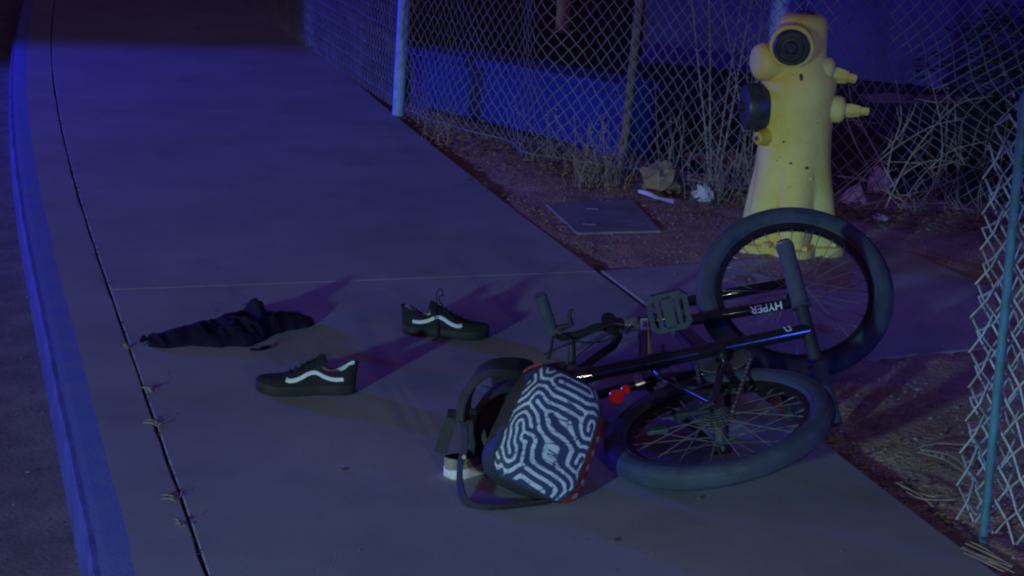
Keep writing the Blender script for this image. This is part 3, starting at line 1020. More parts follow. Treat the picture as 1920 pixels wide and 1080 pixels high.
# rear derailleur and its cage beside the cassette
b = MB()
d0 = cr + nr * .06 - pch * .02 + dch * .02
b.tube([cr + nr * .066, d0 - pch * .02], .012, 8); 
cg = d0 - pch * .03
b.box(cg, .022, .085, .010, Matrix((dch, pch, nr)).transposed())
for s in (-1, 1): b.lathe([(.017, -.005), (.017, .005)], cg + pch * .034 * s - nr * .008, nr, 14)
b.build('derailleur', M['matte'], bike)
# rim brake on the seat stays
k0 = cr.lerp(SC, .74)
for sg in (1, -1):
    b = MB()
    q0 = k0 + nr * .052 * sg
    s_ = (SC - cr).normalized()
    b.tube([q0, q0 + s_ * .05 + nr * .018 * sg, q0 + s_ * .085 + nr * .005 * sg], [.010, .008, .006], 8)
    b.box(q0 - s_ * .03 - nr * .012 * sg, .05, .012, .014, Matrix((s_.cross(nr), s_, nr)).transposed())
    b.build('rim_brake', M['steel'], bike)

# ------------------------------------------------------------------ kick scooter across the bicycle
s_bot = at(1563, 797, .022); s_top = atY(1469, 452, 4.86)
sc_ = thing('kick_scooter', (s_bot.x, s_bot.y, 0), 'black T bar kick scooter lying across the bicycle, one grip upright before the raised wheel', 'scooter')
s_mid = s_bot.lerp(s_top, .505)
s_left = atY(1108, 702, 4.47)
b = MB(); b.tube([s_bot, s_top], .0185, 14); b.build('handlebar', M['matte'], sc_)
b = MB(); b.tube([s_mid, s_left], .0195, 18); b.build('steering_tube', M['black'], sc_)
b = MB(); dv = (s_left - s_mid).normalized()
q = s_mid.lerp(s_left, .66)
b.tube([q, q + dv * .05], .0235, 16); b.tube([q + dv * .012 + Vector((0, 0, .02)), q + dv * .012 + Vector((.0, .03, .03))], .006, 8); b.build('tube_clamp', M['black'], sc_)
def grip(p, q):
    b = MB(); N = 22
    d = (q - p).normalized()
    rr = [.0290, .0290] + [.0238 if i % 2 else .0245 for i in range(N - 3)] + [.0255, .0255]
    pp = [p, p + d * .004] + [p.lerp(q, (i + 1) / (N - 1)) for i in range(N - 3)] + [q - d * .006, q]
    b.tube(pp, rr[:len(pp)], 16)
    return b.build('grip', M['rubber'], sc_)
L_ = (s_top - s_bot).length; du_ = (s_top - s_bot).normalized()
gt0, gt1 = s_bot.lerp(s_top, .63), s_bot.lerp(s_top, .975)
grip(gt0, gt1)
b = MB(); b.lathe([(.023, 0), (.023, .006), (.015, .014), (.006, .017)], gt1, du_, 16); b.build('bar_end_plug', M['steel'], sc_)
gb0, gb1 = s_bot.lerp(s_top, .32), s_bot
grip(gb0, gb1)
tq = s_mid.lerp(s_left, .10); nv = (CO - tq).normalized(); nv = (nv - dv * nv.dot(dv)).normalized(); nv = (nv + Vector((0, .55, .75))).normalized(); nv = (nv - dv * nv.dot(dv)).normalized()
lettering('emblem', 'U', tq + nv * .0195, dv * -1, nv, .03, M['decal'], sc_)
# folded deck, fork and small wheels behind the backpack
b = MB()
dk0 = s_left + dv * .03
dkd = Vector((-.97, -.03, -.18)).normalized()
dkn = Vector((-.12, -.62, .77)); dkn = (dkn - dkd * dkn.dot(dkd)).normalized()
Mx = Matrix((dkd, dkn.cross(dkd), dkn)).transposed()
b.box(dk0 + dkd * .13, .20, .10, .02, Mx); b.build('deck', M['matte'], sc_, False, bevel=.006)
b = MB(); b.tube([s_left, dk0 + dkd * .06], .022, 14); b.build('folding_joint', M['black'], sc_)
fwc = s_left + dv * .02 - Vector((0, 0, .06))
for c_ in (fwc + Vector((0, .02, 0)), dk0 + dkd * .22 + Vector((0, .05, -.03))):
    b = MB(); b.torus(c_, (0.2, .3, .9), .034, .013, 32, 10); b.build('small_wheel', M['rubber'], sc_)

# ------------------------------------------------------------------ backpack
NX, NZ = 210, 300
rng = np.random.default_rng(5)
fld = rng.normal(size=(256, 192)) * .8
ky, kx = np.meshgrid(np.fft.fftfreq(256) * 2 * np.pi, np.fft.fftfreq(192) * 2 * np.pi, indexing='ij')
k2 = kx ** 2 + ky ** 2
q0 = 2 * np.pi / 12.6
Lop = 0.6 - ((k2 / q0 ** 2 - 1) ** 2)
dt = .5
for it in range(160):
    fh = np.fft.fft2(fld); nlh = np.fft.fft2(fld ** 3)
    fld = np.real(np.fft.ifft2((fh - dt * nlh) / (1 - dt * Lop)))
def pattern(u, v):
    x, y = u * 124 + 30, v * 186 + 20
    i, j = int(y) % 256, int(x) % 192
    fx, fy = x - int(x), y - int(y)
    i2, j2 = (i + 1) % 256, (j + 1) % 192
    return fld[i, j] * (1 - fx) * (1 - fy) + fld[i, j2] * fx * (1 - fy) + fld[i2, j] * (1 - fx) * fy + fld[i2, j2] * fx * fy

BP0 = at(975, 957)
BH, BW, BD = .305, .124, .085
yaw = R(26)
Rz = Matrix.Rotation(yaw, 3, 'Z')
Rl = Matrix.Rotation(R(31), 3, 'Y')      # lean to the right
Rt = Matrix.Rotation(R(-22), 3, 'X')     # lean back
RB = Rz @ Rt @ Rl
bag = thing('backpack', BP0, 'dark backpack with white squiggle pattern leaning against the bicycle', 'backpack')
def sec(t):      # t 0..1 up; half width, half depth
    if t < .22: k = math.sqrt(max(0, 1 - ((.22 - t) / .22) ** 2)); a, d = .52 + .48 * k, .5 + .5 * k
    elif t > .62: k = math.sqrt(max(0.0, 1 - ((t - .62) / .385) ** 2)); a, d = .42 + .58 * k, .35 + .65 * k
    else: a, d = 1, 1
    return BW * a * (1 - .10 * max(0, t - .1)), BD * d
def bagpt(t, w, grow=0.0):
    a, d = sec(t)
    a += grow; d += grow
    c, s = math.cos(w), math.sin(w)
    e = .55
    x = a * math.copysign(abs(c) ** e, c); y = d * math.copysign(abs(s) ** e, s)
    if y > 0: y *= .55
    wr = .0035 * noise.noise(Vector((x * 18, y * 18, t * 9)))
    return BP0 + Vector((0, .075, .012)) + RB @ Vector((x + wr, y + wr, t * BH + (0.012 * math.sin(w * 2) if False else 0)))
b = MB(); V, F = [], []
T_, N_ = 34, 64
for i in range(T_ + 1):
    for k in range(N_): V.append(bagpt(i / T_, 2 * math.pi * k / N_))
for i in range(T_):
    for k in range(N_): F.append((i * N_ + k, i * N_ + (k + 1) % N_, (i + 1) * N_ + (k + 1) % N_, (i + 1) * N_ + k))
F += [tuple(range(N_ - 1, -1, -1)), tuple(T_ * N_ + k for k in range(N_))]
b.add(V, F); b.build('shell', M['bag'], bag)
# printed front panel
V, F, C = [], [], []
W0, W1 = R(204), R(303)
for i in range(NZ + 1):
    t = .015 + .955 * i / NZ
    for k in range(NX + 1):
        w = W0 + (W1 - W0) * k / NX
        # pull the border in to a rounded outline
        V.append(bagpt(t, w, .003))
        pv = pattern(k / NX, i / NZ)
        cut = noise.noise(Vector((k / NX * 17, i / NZ * 25, 3.3)))
        pv -= 1.2 * max(0.0, 1 - abs(cut) / .055)
        pv -= 1.2 * max(0.0, 1 - abs(noise.noise(Vector((k / NX * 9, i / NZ * 14, 9.1)))) / .035)
        e = min(k, NX - k, i * .8, (NZ - i) * .8) / NX
        on = pv > 0.10 and e > .02
        f_ = max(0.0, min(1.0, (pv - .12) / .2)) if e > .02 else 0
        C.append((.022 + .50 * f_, .042 + .51 * f_, .10 + .48 * f_, 1))
for i in range(NZ):
    for k in range(NX):
        q = i * (NX + 1) + k
        F.append((q, q + 1, q + NX + 2, q + NX + 1))
b = MB(); b.add(V, F)
o = b.build('front_panel', M['print'], bag)
ca = o.data.color_attributes.new('print', 'FLOAT_COLOR', 'POINT')
ca.data.foreach_set('color', np.array(C, dtype=np.float32).ravel())
o['label'] = 'navy panel printed with white squiggle lines'
# red gusset on the right with pale diamond patches, piping, zip
b = MB(); V, F = [], []
for i in range(25):
    t = .04 + .74 * i / 24
    for k in range(7):
        V.append(bagpt(t, R(304.5 + 9 * k), .0042))
for i in range(24):
    for k in range(6):
        q = i * 7 + k; F.append((q, q + 1, q + 8, q + 7))
b.add(V, F); b.build('gusset', M['redcloth'], bag)
for i in range(5):
    t = .12 + .12 * i
    b = MB(); b.add([bagpt(t - .035, R(316), .006), bagpt(t, R(326), .006), bagpt(t + .035, R(316), .006), bagpt(t, R(308), .006)], [(0, 1, 2, 3)]); b.build('patch', M['canvas'], bag, False)
b = MB(); b.tube([bagpt(.02 + .95 * i / 40, W1, .004) for i in range(41)], .0028, 6); b.tube([bagpt(.02 + .95 * i / 40, W0, .004) for i in range(41)], .0028, 6); b.build('piping', M['strap'], bag)
b = MB(); b.tube([bagpt(.88, R(176), .006), bagpt(.92, R(180), .008), bagpt(.95, R(188), .008), bagpt(.97, R(200), .01)], .003, 6); b.build('zip', M['redcloth'], bag)
# straps: flat webbing swept along a path
def webbing(name, pts, w, th, material, side=Vector((0, 0, 1)), parent=bag):
    b = MB(); V, F = [], []
    N = len(pts)
    for i, p in enumerate(pts):
        t = (pts[min(i + 1, N - 1)] - pts[max(i - 1, 0)]).normalized()
        sd = side - t * side.dot(t)
        sd = sd.normalized() if sd.length > 1e-4 else t.orthogonal()
        nn_ = t.cross(sd)
        for (a, c) in ((-1, -1), (1, -1), (1, 1), (-1, 1)): V.append(p + sd * a * w / 2 + nn_ * c * th / 2)
    for i in range(N - 1):
        for k in range(4): F.append((i * 4 + k, i * 4 + (k + 1) % 4, (i + 1) * 4 + (k + 1) % 4, (i + 1) * 4 + k))
    F += [(3, 2, 1, 0), tuple((N - 1) * 4 + k for k in range(4))]
    b.add(V, F); return b.build(name, material, parent, True, bevel=min(th * .3, .004))
def spline(pts, n=8):
    out = []
    P = [pts[0]] + list(pts) + [pts[-1]]
    for i in range(1, len(P) - 2):
        for k in range(n):
            t = k / n
            a, b_, c, d = P[i - 1], P[i], P[i + 1], P[i + 2]
            out.append(.5 * ((2 * b_) + (c - a) * t + (2 * a - 5 * b_ + 4 * c - d) * t * t + (3 * b_ - a - 3 * c + d) * t ** 3))
    out.append(P[-2]); return out
Ys = 4.12
sideY = Vector((.25, 1, .1))
webbing('shoulder_strap', spline([atY(1003, 698, Ys + .1), atY(965, 690, Ys + .06), atY(920, 693, Ys + .02), atY(890, 715, Ys), atY(872, 750, Ys - .01), atY(868, 790, Ys - .02)]), .062, .022, M['strap'], sideY)
webbing('shoulder_strap', spline([atY(985, 720, Ys + .12), atY(940, 728, Ys + .10), atY(905, 755, Ys + .08), atY(888, 800, Ys + .05), atY(900, 850, Ys + .04), atY(925, 880, Ys + .04)]), .05, .016, M['strap'], sideY)
webbing('webbing', spline([atY(872, 775, Ys - .02), atY(850, 782, Ys - .03), atY(836, 812, Ys - .03), atY(826, 850, Ys - .03)]), .030, .003, M['strap'], Vector((1, -.3, .3)))
webbing('webbing', spline([atY(868, 785, Ys - .02), atY(872, 830, Ys - .05), atY(862, 880, Ys - .07), at(866, 925, .02), at(885, 948, .006), at(925, 953, .006), at(980, 948, .006), at(1030, 940, .01)]), .022, .004, M['strap'], Vector((.6, -.3, .8)))
b = MB(); b.box(atY(852, 776, Ys - .035), .034, .010, .022); b.box(atY(887, 772, Ys - .03), .02, .01, .016)
b.build('buckle', M['black'], bag, False, bevel=.003)
b = MB(); b.lathe([(.005, 0), (.005, .004)], atY(870, 857, Ys - .09), (0, -1, .3), 10); b.build('rivet', M['steel'], bag)
b = MB(); V = [atY(905, 745, Ys + .13), atY(985, 725, Ys + .15), atY(940, 860, Ys + .11), atY(880, 850, Ys + .10)]
b.add(V + [v + Vector((0, .02, 0)) for v in V], [(0, 1, 2, 3), (7, 6, 5, 4), (0, 4, 5, 1), (1, 5, 6, 2), (2, 6, 7, 3), (3, 7, 4, 0)]); b.build('back_panel', M['bagback'], bag, False, bevel=.006)


# ------------------------------------------------------------------ shoes
def interp(tab, x):
    for (x0, y0), (x1, y1) in zip(tab, tab[1:]):
        if x <= x1:
            t = (x - x0) / (x1 - x0); t = max(0, min(1, t)); t = t * t * (3 - 2 * t) * .5 + t * .5
            return y0 + (y1 - y0) * t
    return tab[-1][1]


def make_shoe(name, heel, toe, label, group, mats, lace_up=0.0, Lsc=None, stripe=True, low=False):
    """local x: heel -> toe, y: to the shoe's left, z up"""
    heel, toe = Vector(heel), Vector(toe)
    X = (toe - heel); X.z = 0; Ln = X.length if Lsc is None else Lsc; X.normalize(); Z = Vector((0, 0, 1)); Y = Z.cross(X)
    root = thing(name, heel, label, 'shoe', group)
    k = Ln / .28
    def Pt(x, y, z): return heel + (X * x + Y * y + Z * z) * k
    wid = [(0, .012), (.006, .024), (.03, .036), (.07, .036), (.11, .034), (.17, .043), (.21, .046), (.24, .043), (.262, .032), (.274, .018), (.28, .004)]
    sx = [0, .003, .008, .018, .03, .05, .07, .09, .105, .12, .14, .16, .18, .2, .22, .24, .255, .266, .274, .28]
    # sole
    b = MB(); V, F = [], []
    out = [(x, interp(wid, x) + .002) for x in sx]
    loop = [(x, w) for x, w in out] + [(x, -w) for x, w in reversed(out)]
    n = len(loop)
    def lift(x): return .008 * max(0, (x - .2) / .08) ** 2
    for (sc, z) in ((.96, .0), (1.0, .003), (1.0, .026), (.97, .029)):
        for (x, w) in loop: V.append(Pt(.14 + (x - .14) * (1 + (sc - 1) * .4), w * sc, z + lift(x)))
    for i in range(3):
        for j in range(n): F.append((i * n + j, i * n + (j + 1) % n, (i + 1) * n + (j + 1) % n, (i + 1) * n + j))
    F += [tuple(range(n - 1, -1, -1)), tuple(3 * n + j for j in range(n))]
    b.add(V, F); b.build('sole', mats['sole'], root)
    # upper: side walls as high as the collar line, closed over the vamp in front
    collar = [(0, .088), (.02, .083), (.04, .064), (.065, .057), (.088, .066), (.105, .092)]
    if low: collar = [(0, .062), (.03, .057), (.07, .052), (.1, .056), (.105, .058)]
    top = [(.105, .094), (.13, .086), (.16, .070), (.19, .056), (.215, .050), (.245, .047), (.265, .043), (.28, .034)]
    if low: top = [(.105, .06), (.13, .058), (.16, .055), (.19, .052), (.215, .050), (.245, .047), (.265, .043), (.28, .034)]
    b = MB(); V, F = [], []
    rows = []
    NS = 18
    def side(x, z, s):
        w = interp(wid, x) - .001
        hmax = interp(collar, x) if x < .105 else interp(top, x)
        q = max(0, (z - .026) / max(.01, hmax - .026))
        return s * w * (1 - .22 * q ** 1.5)
    xs1 = [x for x in sx if x <= .105]
    for s in (1, -1):
        V = []; m_ = 7
        for x in xs1:
            h = interp(collar, x)
            for j in range(m_ + 1):
                z = .024 + (h - .024) * j / m_
                lean_ = -.006 * (j / m_) if x < .02 else 0
                V.append(Pt(x + lean_, side(x, z, s), z))
        F = []
        for i in range(len(xs1) - 1):
            for j in range(m_):
                q = (i * (m_ + 1) + j, (i + 1) * (m_ + 1) + j, (i + 1) * (m_ + 1) + j + 1, i * (m_ + 1) + j + 1)
                F.append(q if s < 0 else q[::-1])
        b.add(V, F)
    # heel back strip
    V = []; m_ = 7
    for s in (1, -1):
        for j in range(m_ + 1):
            z = .024 + (interp(collar, 0) - .024) * j / m_
            V.append(Pt(-.006 * (j / m_), side(0, z, s), z))
    b.add(V, [(j, j + 1, m_ + 1 + j + 1, m_ + 1 + j) for j in range(m_)])
    # front of the shoe: arched sections
    xs2 = [x for x in sx if x >= .105]
    V, F = [], []
    for x in xs2:
        h = interp(top, x); w = interp(wid, x) - .001
        for j in range(NS + 1):
            a = math.pi * j / NS
            e = .62
            c, s_ = math.cos(a), math.sin(a)
            yy = w * math.copysign(abs(c) ** e, c) * (1 - .16 * s_)
            zz = .024 + (h - .024) * abs(s_) ** .8 + lift(x)
            V.append(Pt(x, yy, zz))
    for i in range(len(xs2) - 1):
        for j in range(NS): F.append((i * (NS + 1) + j, i * (NS + 1) + j + 1, (i + 1) * (NS + 1) + j + 1, (i + 1) * (NS + 1) + j))
    F.append(tuple((len(xs2) - 1) * (NS + 1) + j for j in range(NS + 1)))
    b.add(V, F); b.build('upper', mats['upper'], root)
    # lining: inner walls and insole
    b = MB()
    for s in (1, -1):
        V, F = [], []
        for x in xs1:
            h = interp(collar, x)
            for z in (.03, (h + .03) / 2, h + .001):
                V.append(Pt(max(x, .004), side(x, z, s) * .86, z))
        for i in range(len(xs1) - 1):
            for j in range(2):
                q = (i * 3 + j, (i + 1) * 3 + j, (i + 1) * 3 + j + 1, i * 3 + j + 1); F.append(q)
        b.add(V, F)
    V = [Pt(.004, side(0, z, s) * .86, z) for s in (1, -1) for z in (.03, interp(collar, 0) + .001)]
    b.add(V, [(0, 1, 3, 2)])
    V, F = [], []
    for x in xs1: V += [Pt(x, side(x, .034, 1) * .9, .034), Pt(x, side(x, .034, -1) * .9, .034)]
    F = [(2 * i, 2 * i + 1, 2 * i + 3, 2 * i + 2) for i in range(len(xs1) - 1)]
    b.add(V, F); b.build('lining', mats['lining'], root)
    if not low:
        # padded collar roll
        b = MB()
        b.tube([Pt(x - (.006 if x < .01 else 0), side(x, interp(collar, x), 1) * .95, interp(collar, x)) for x in reversed(xs1)] + [Pt(x - (.006 if x < .01 else 0), side(x, interp(collar, x), -1) * .95, interp(collar, x)) for x in xs1], .0028 * k, 8)
        b.build('collar', mats['upper'], root)
        # tongue
        b = MB(); V, F = [], []
        for i in range(7):
            t = i / 6
            x, z = .15 - .062 * t, .076 + .034 * t
            for j in range(5):
                y = (j - 2) / 2 * (.022 + .004 * t)
                V.append(Pt(x, y, z - .012 * (y / .024) ** 2 + .002)); 
        for i in range(7):
            for j in range(5):
                t = i / 6; x, z = .15 - .062 * t, .076 + .034 * t; y = (j - 2) / 2 * (.022 + .004 * t)
                V.append(Pt(x - .004, y, z - .012 * (y / .024) ** 2 - .006))
        for i in range(6):
            for j in range(4):
                q = i * 5 + j; F.append((q, q + 1, q + 6, q + 5)); F.append((35 + q + 5, 35 + q + 6, 35 + q + 1, 35 + q))
        for j in range(4): F.append((30 + j, 31 + j, 66 + j, 65 + j))
        for i in range(6): F.append((i * 5, i * 5 + 5, 35 + i * 5 + 5, 35 + i * 5)); F.append((i * 5 + 9, i * 5 + 4, 35 + i * 5 + 4, 35 + i * 5 + 9))
        b.add(V, F); b.build('tongue', mats['upper'], root)
        # laces across the throat, and the loose bow
        b = MB()
        for i in range(5):
            x = .118 + .016 * i; h = interp(top, x)
            b.tube([Pt(x, .026, h - .010), Pt(x + .003, .012, h + .003), Pt(x + .004, 0, h + .005), Pt(x + .003, -.012, h + .003), Pt(x, -.026, h - .010)], .0026 * k, 6)
        h = .098
        if lace_up:
            b.tube(spline([Pt(.108, 0, h), Pt(.104, .004, h + .03), Pt(.112, .0, h + .052), Pt(.124, -.006, h + .054), Pt(.126, -.006, h + .036), Pt(.114, 0, h + .028), Pt(.118, -.004, h + .012), Pt(.13, -.012, h + .004), Pt(.14, -.02, h - .012), Pt(.165, -.028, h - .03)]), .0024 * k, 6)
            b.tube(spline([Pt(.11, -.012, h), Pt(.11, -.042, h - .02), Pt(.118, -.047, .05), Pt(.122, -.05, .02), Pt(.118, -.062, .004), Pt(.108, -.07, .003)]), .0026 * k, 6)
        else:
            b.tube(spline([Pt(.112, 0, h), Pt(.10, .01, h + .016), Pt(.09, .012, h + .008), Pt(.11, .004, h + .002)]), .0024 * k, 6)
            b.tube(spline([Pt(.112, 0, h), Pt(.14, .02, h - .006), Pt(.16, .024, h - .018), Pt(.175, .02, h - .03)]), .0024 * k, 6)
        b.build('laces', mats['laces'], root)
    if stripe:
        path = [(.036, .047), (.06, .046), (.085, .052), (.104, .062), (.118, .066), (.135, .062), (.152, .053), (.170, .046), (.186, .044), (.196, .047)]
        path = [Vector((x, 0, z)) for x, z in path]; path = spline(path, 5)
        for s in (1, -1):
            b = MB(); V, F = [], []
            def surf(x, z):
                if x < .105: return side(x, z, s)
                h = interp(top, x) ; w = interp(wid, x) - .001
                q = min(1, max(0, (z - .024 - lift(x)) / (h - .024))) ** (1 / .8); a_ = math.asin(q)
                return s * w * abs(math.cos(a_)) ** .62 * (1 - .16 * math.sin(a_))
            for i, p in enumerate(path):
                t = (path[min(i + 1, len(path) - 1)] - path[max(i - 1, 0)]).normalized()
                nn_ = Vector((-t.z, 0, t.x))
                for j in (-1, -.33, .33, 1):
                    q = p + nn_ * .0052 * j
                    V.append(Pt(q.x, surf(q.x, q.z) + s * (.0022 if abs(j) < 1 else .0006), q.z))
            for i in range(len(path) - 1):
                for j in range(3): F.append((i * 4 + j, i * 4 + j + 1, i * 4 + 5 + j, i * 4 + 4 + j))
            b.add(V, F); b.build('side_stripe', mats['stripe'], root)
    return root


SK = dict(sole=M['sole'], upper=M['suede'], lining=M['lining'], laces=M['suede'], stripe=M['white'])
h_, t_ = at(664, 742), at(476, 742)
make_shoe('skate_shoe', h_ + Vector((0, .035, 0)), t_ + Vector((0, .035, 0)), 'black skate shoe with white wavy stripe, toe pointing to the curb, nearest the curb', 'pair of black skate shoes', SK)
h_, t_ = at(754, 628), at(916, 641)
make_shoe('skate_shoe', h_ + Vector((0, .035, 0)), t_ + Vector((0, .035, 0)), 'black skate shoe with white wavy stripe and loose laces standing up, toe towards the bicycle', 'pair of black skate shoes', SK, lace_up=1.0)
PK = dict(sole=M['white'], upper=M['canvas'], lining=M['suede'], laces=M['canvas'], stripe=M['white'])
h_ = at(838, 905)
make_shoe('slip_on_shoe', h_ + Vector((0, .03, 0)), h_ + Vector((.17, .20, 0)), 'pale canvas slip on shoe with white sole behind the backpack straps', None, PK, stripe=False, low=True, Lsc=.24)

# ------------------------------------------------------------------ crumpled garment
g0, g1 = at(272, 648), at(580, 604)
gar = thing('garment', g0, 'crumpled black garment lying on the walk left of the shoes', 'clothing')
ax = (g1 - g0); GL = ax.length; ax.normalize(); ay = Vector((-ax.y, ax.x, 0))
V, F = [], []
NI, NJ = 150, 64
near = [(0, -.02), (.08, -.055), (.2, -.06), (.35, -.12), (.5, -.145), (.6, -.12), (.68, -.075), (.8, -.06), (.92, -.055), (1, -.03)]
far = [(0, .03), (.12, .06), (.3, .08), (.5, .10), (.62, .10), (.75, .06), (.9, .05), (1, .02)]
hgt = [(0, .028), (.1, .034), (.22, .038), (.35, .043), (.45, .050), (.56, .056), (.63, .060), (.70, .056), (.8, .042), (.92, .034), (1, .02)]
for i in range(NI + 1):
    t = i / NI
    n0, f0, h0 = interp(near, t), interp(far, t), interp(hgt, t)
    n0 += .012 * noise.noise(Vector((t * 14, 0, 1))); f0 += .014 * noise.noise(Vector((t * 13, 5, 1)))
    for j in range(NJ + 1):
        s = j / NJ
        prof_ = math.sin(math.pi * s) ** .55
        y = n0 + (f0 - n0) * s
        x = t * GL
        wv = Vector((x * 16, y * 9, 0)); wv += Vector((noise.noise(wv * .5), noise.noise(wv * .5 + Vector((9, 0, 0))), 0)) * 1.3
        rid = 1 - abs(noise.noise(wv)) * 2
        rid2 = 1 - abs(noise.noise(wv * 2.3 + Vector((4, 4, 0)))) * 2
        z = h0 * prof_ * (.62 + .38 * rid + .16 * rid2)
        # the standing flap
        e = math.exp(-((t - .655) / (.012 if t < .655 else .045)) ** 2) * math.exp(-((s - .62) / .25) ** 2)
        z += .062 * e
        pt_ = g0 + ax * (x + .012 * noise.noise(Vector((x * 9, y * 9, 2)))) + ay * y
        V.append(Vector((pt_.x, pt_.y, max(.001, z))))
for i in range(NI):
    for j in range(NJ):
        q = i * (NJ + 1) + j; F.append((q, q + NJ + 1, q + NJ + 2, q + 1))
b = MB(); b.add(V, F); b.build('cloth', M['cloth'], gar)
b = MB(); p = at(545, 648, .004)
b.tube(spline([at(470, 655, .02), at(490, 655, .012), at(505, 651, .004), at(488, 652, .003)]), .004, 6); b.build('drawstring', M['cloth'], gar)


# ------------------------------------------------------------------ dry weeds, litter
def stalks(base, n, spread, h, lean, label, group='dry weeds along the fence', r=.0035, branch=0.5, name='dry_weed'):
    base = Vector(base)
    t = thing(name, base, label, 'plant', group)
    for i in range(n):
        b = MB()
        a = random.uniform(0, 6.28); q = base + Vector((math.cos(a), math.sin(a) * .5, 0)) * spread * random.random()
        hh_ = h * random.uniform(.55 if h > 1 else .25, 1.05)
        tip = q + Vector((random.gauss(lean, .10 if h > 1 else .34) * hh_, random.gauss(0, .06 if h > 1 else .2) * hh_, hh_))
        mid = q.lerp(tip, .5) + Vector((random.gauss(0, .012), 0, 0))
        pts_ = spline([q - Vector((0, 0, .02)), q.lerp(mid, .5) + Vector((random.gauss(0, .008), 0, 0)), mid, tip], 3)
        N = len(pts_)
        rr = r * random.uniform(.6, 1.2)
        b.tube(pts_, [rr * (1 - .6 * k / N) for k in range(N)], 5)
        while random.random() < branch:
            p = pts_[random.randint(N // 3, N - 2)]
            b.tube([p, p + Vector((random.gauss(0, .05), random.gauss(0, .03), random.uniform(.04, .14)))], [rr * .5, rr * .25], 4)
        for q_ in range(5 if h < 1 else 12):      # seed heads and withered leaf shreds
            p = pts_[-1 - random.randint(0, max(1, N // 4))] if random.random() < .6 else random.choice(pts_[2:])
            leaf(b, p + Vector((random.gauss(0, .006), random.gauss(0, .006), 0)), random.uniform(.005, .012))
        b.build('stalk', M['stalk'], t)
    return t


def fb_at(px, py, dy=-.06):
    p = at(px, py); return Vector((p.x, p.y + dy, 0))


stalks(fb_at(1118, 345), 40, .13, .30, .05, 'clump of pale dry stalks at the foot of the leaning stake', r=.0019)
stalks(fb_at(1040, 300), 12, .14, .24, -.3, 'low fan of thin dry stems where the fence mesh folds', r=.0018)
stalks(fb_at(1332, 345), 4, .02, 1.55, .035, 'tallest dry stalk left of the hydrant, rising past the frame top', r=.006, branch=.3)
stalks(fb_at(1370, 340), 3, .015, 1.5, .09, 'tall thin dry stalk beside the hydrant, close to its dark side cap', r=.005, branch=.3)
stalks(fb_at(1345, 372), 34, .15, .24, .02, 'short dense dry weed at the fence foot left of the hydrant', r=.0017)
stalks(fb_at(825, 262), 8, .10, .22, .0, 'sparse dry stems by the corner post of the fence', r=.0017)
stalks(fb_at(1250, 352), 6, .10, .62, .03, 'knee high dry stalks rising behind the brown paper bag', r=.0026, branch=.6)
stalks(fb_at(1400, 352), 5, .03, 1.3, .06, 'leaning dry stalks nearest the hydrant, passing behind its side cap', r=.0036, branch=.5)
stalks(fb_at(1800, 398, -.02), 14, .22, .55, -.1, 'spiky dry weed at the fence foot far right of the hydrant', r=.0024, branch=.6)
# tangled dead branches against the torn mesh
tw = thing('dead_branches', fb_at(1660, 385), 'tangle of dead arching branches against the torn fence mesh', 'branches', None)
for (pts_) in ([(1575, 180), (1600, 260), (1640, 330), (1690, 400)], [(1580, 380), (1650, 300), (1740, 240), (1800, 225)], [(1560, 370), (1620, 320), (1690, 250), (1720, 190)], [(1690, 390), (1720, 340), (1780, 285), (1850, 265)],
               [(1660, 345), (1672, 280), (1690, 220), (1680, 150)], [(1600, 390), (1680, 370), (1760, 350), (1860, 300)], [(1640, 400), (1690, 330), (1760, 300), (1880, 330)], [(1570, 330), (1625, 340), (1700, 380), (1740, 400)],
               [(1700, 400), (1640, 280), (1600, 200), (1590, 150)], [(1720, 400), (1760, 320), (1765, 240), (1740, 130)], [(1660, 390), (1710, 290), (1790, 200), (1860, 180)]):
    Yv = random.uniform(7.05, 7.2)
    b = MB(); pp = spline([atY(x, min(y, 392), Yv + .02 * i) for i, (x, y) in enumerate(pts_)], 5)
    b.tube(pp, [.0034 * (1 - .6 * i / len(pp)) for i in range(len(pp))], 5)
    for q in range(3):
        p = pp[random.randint(3, len(pp) - 2)]; b.tube([p, p + Vector((random.gauss(0, .09), random.gauss(0, .03), random.uniform(-.03, .1)))], [.0025, .001], 4)
    b.build('branch', M['stalk'], tw)


def crumple(name, c, w, h, label, cat, material, seed, group=None, flat=1.0):
    b = MB(); V, F = [], []
    N1, N2 = 16, 10
    for i in range(N2 + 1):
        for k in range(N1):
            a = 2 * math.pi * k / N1; e = math.pi * i / N2
            d = Vector((math.cos(a) * math.sin(e), math.sin(a) * math.sin(e), -math.cos(e)))
            r_ = 1 + .55 * noise.noise(d * 1.6 + Vector((seed, 0, 0))) + .35 * noise.noise(d * 4 + Vector((seed, 3, 0)))
            p = Vector((d.x * w / 2, d.y * w / 2 * flat, d.z * h / 2)) * r_
            V.append(Vector(c) + Vector((p.x, p.y, max(p.z + h * .45, .002))))
    for i in range(N2):
        for k in range(N1): F.append((i * N1 + k, i * N1 + (k + 1) % N1, (i + 1) * N1 + (k + 1) % N1, (i + 1) * N1 + k))
    b.add(V, F); o = b.build(name, material, None, False)
    return tag(o, label, cat, group)


crumple('paper_bag', at(1232, 358), .17, .13, 'crumpled brown paper bag at the fence foot behind the utility box', 'litter', M['bagpaper'], 3)
crumple('crumpled_paper', at(1318, 378), .075, .07, 'small crumpled white paper between the brown bag and the hydrant', 'litter', M['paper'], 8)
crumple('crumpled_paper', at(1650, 362), .10, .11, 'crumpled white paper standing by the card right of the hydrant', 'litter', M['paper'], 12, flat=.5)
crumple('crumpled_paper', at(1650, 415), .055, .03, 'scrap of white paper on the earth below the card', 'litter', M['paper'], 21)
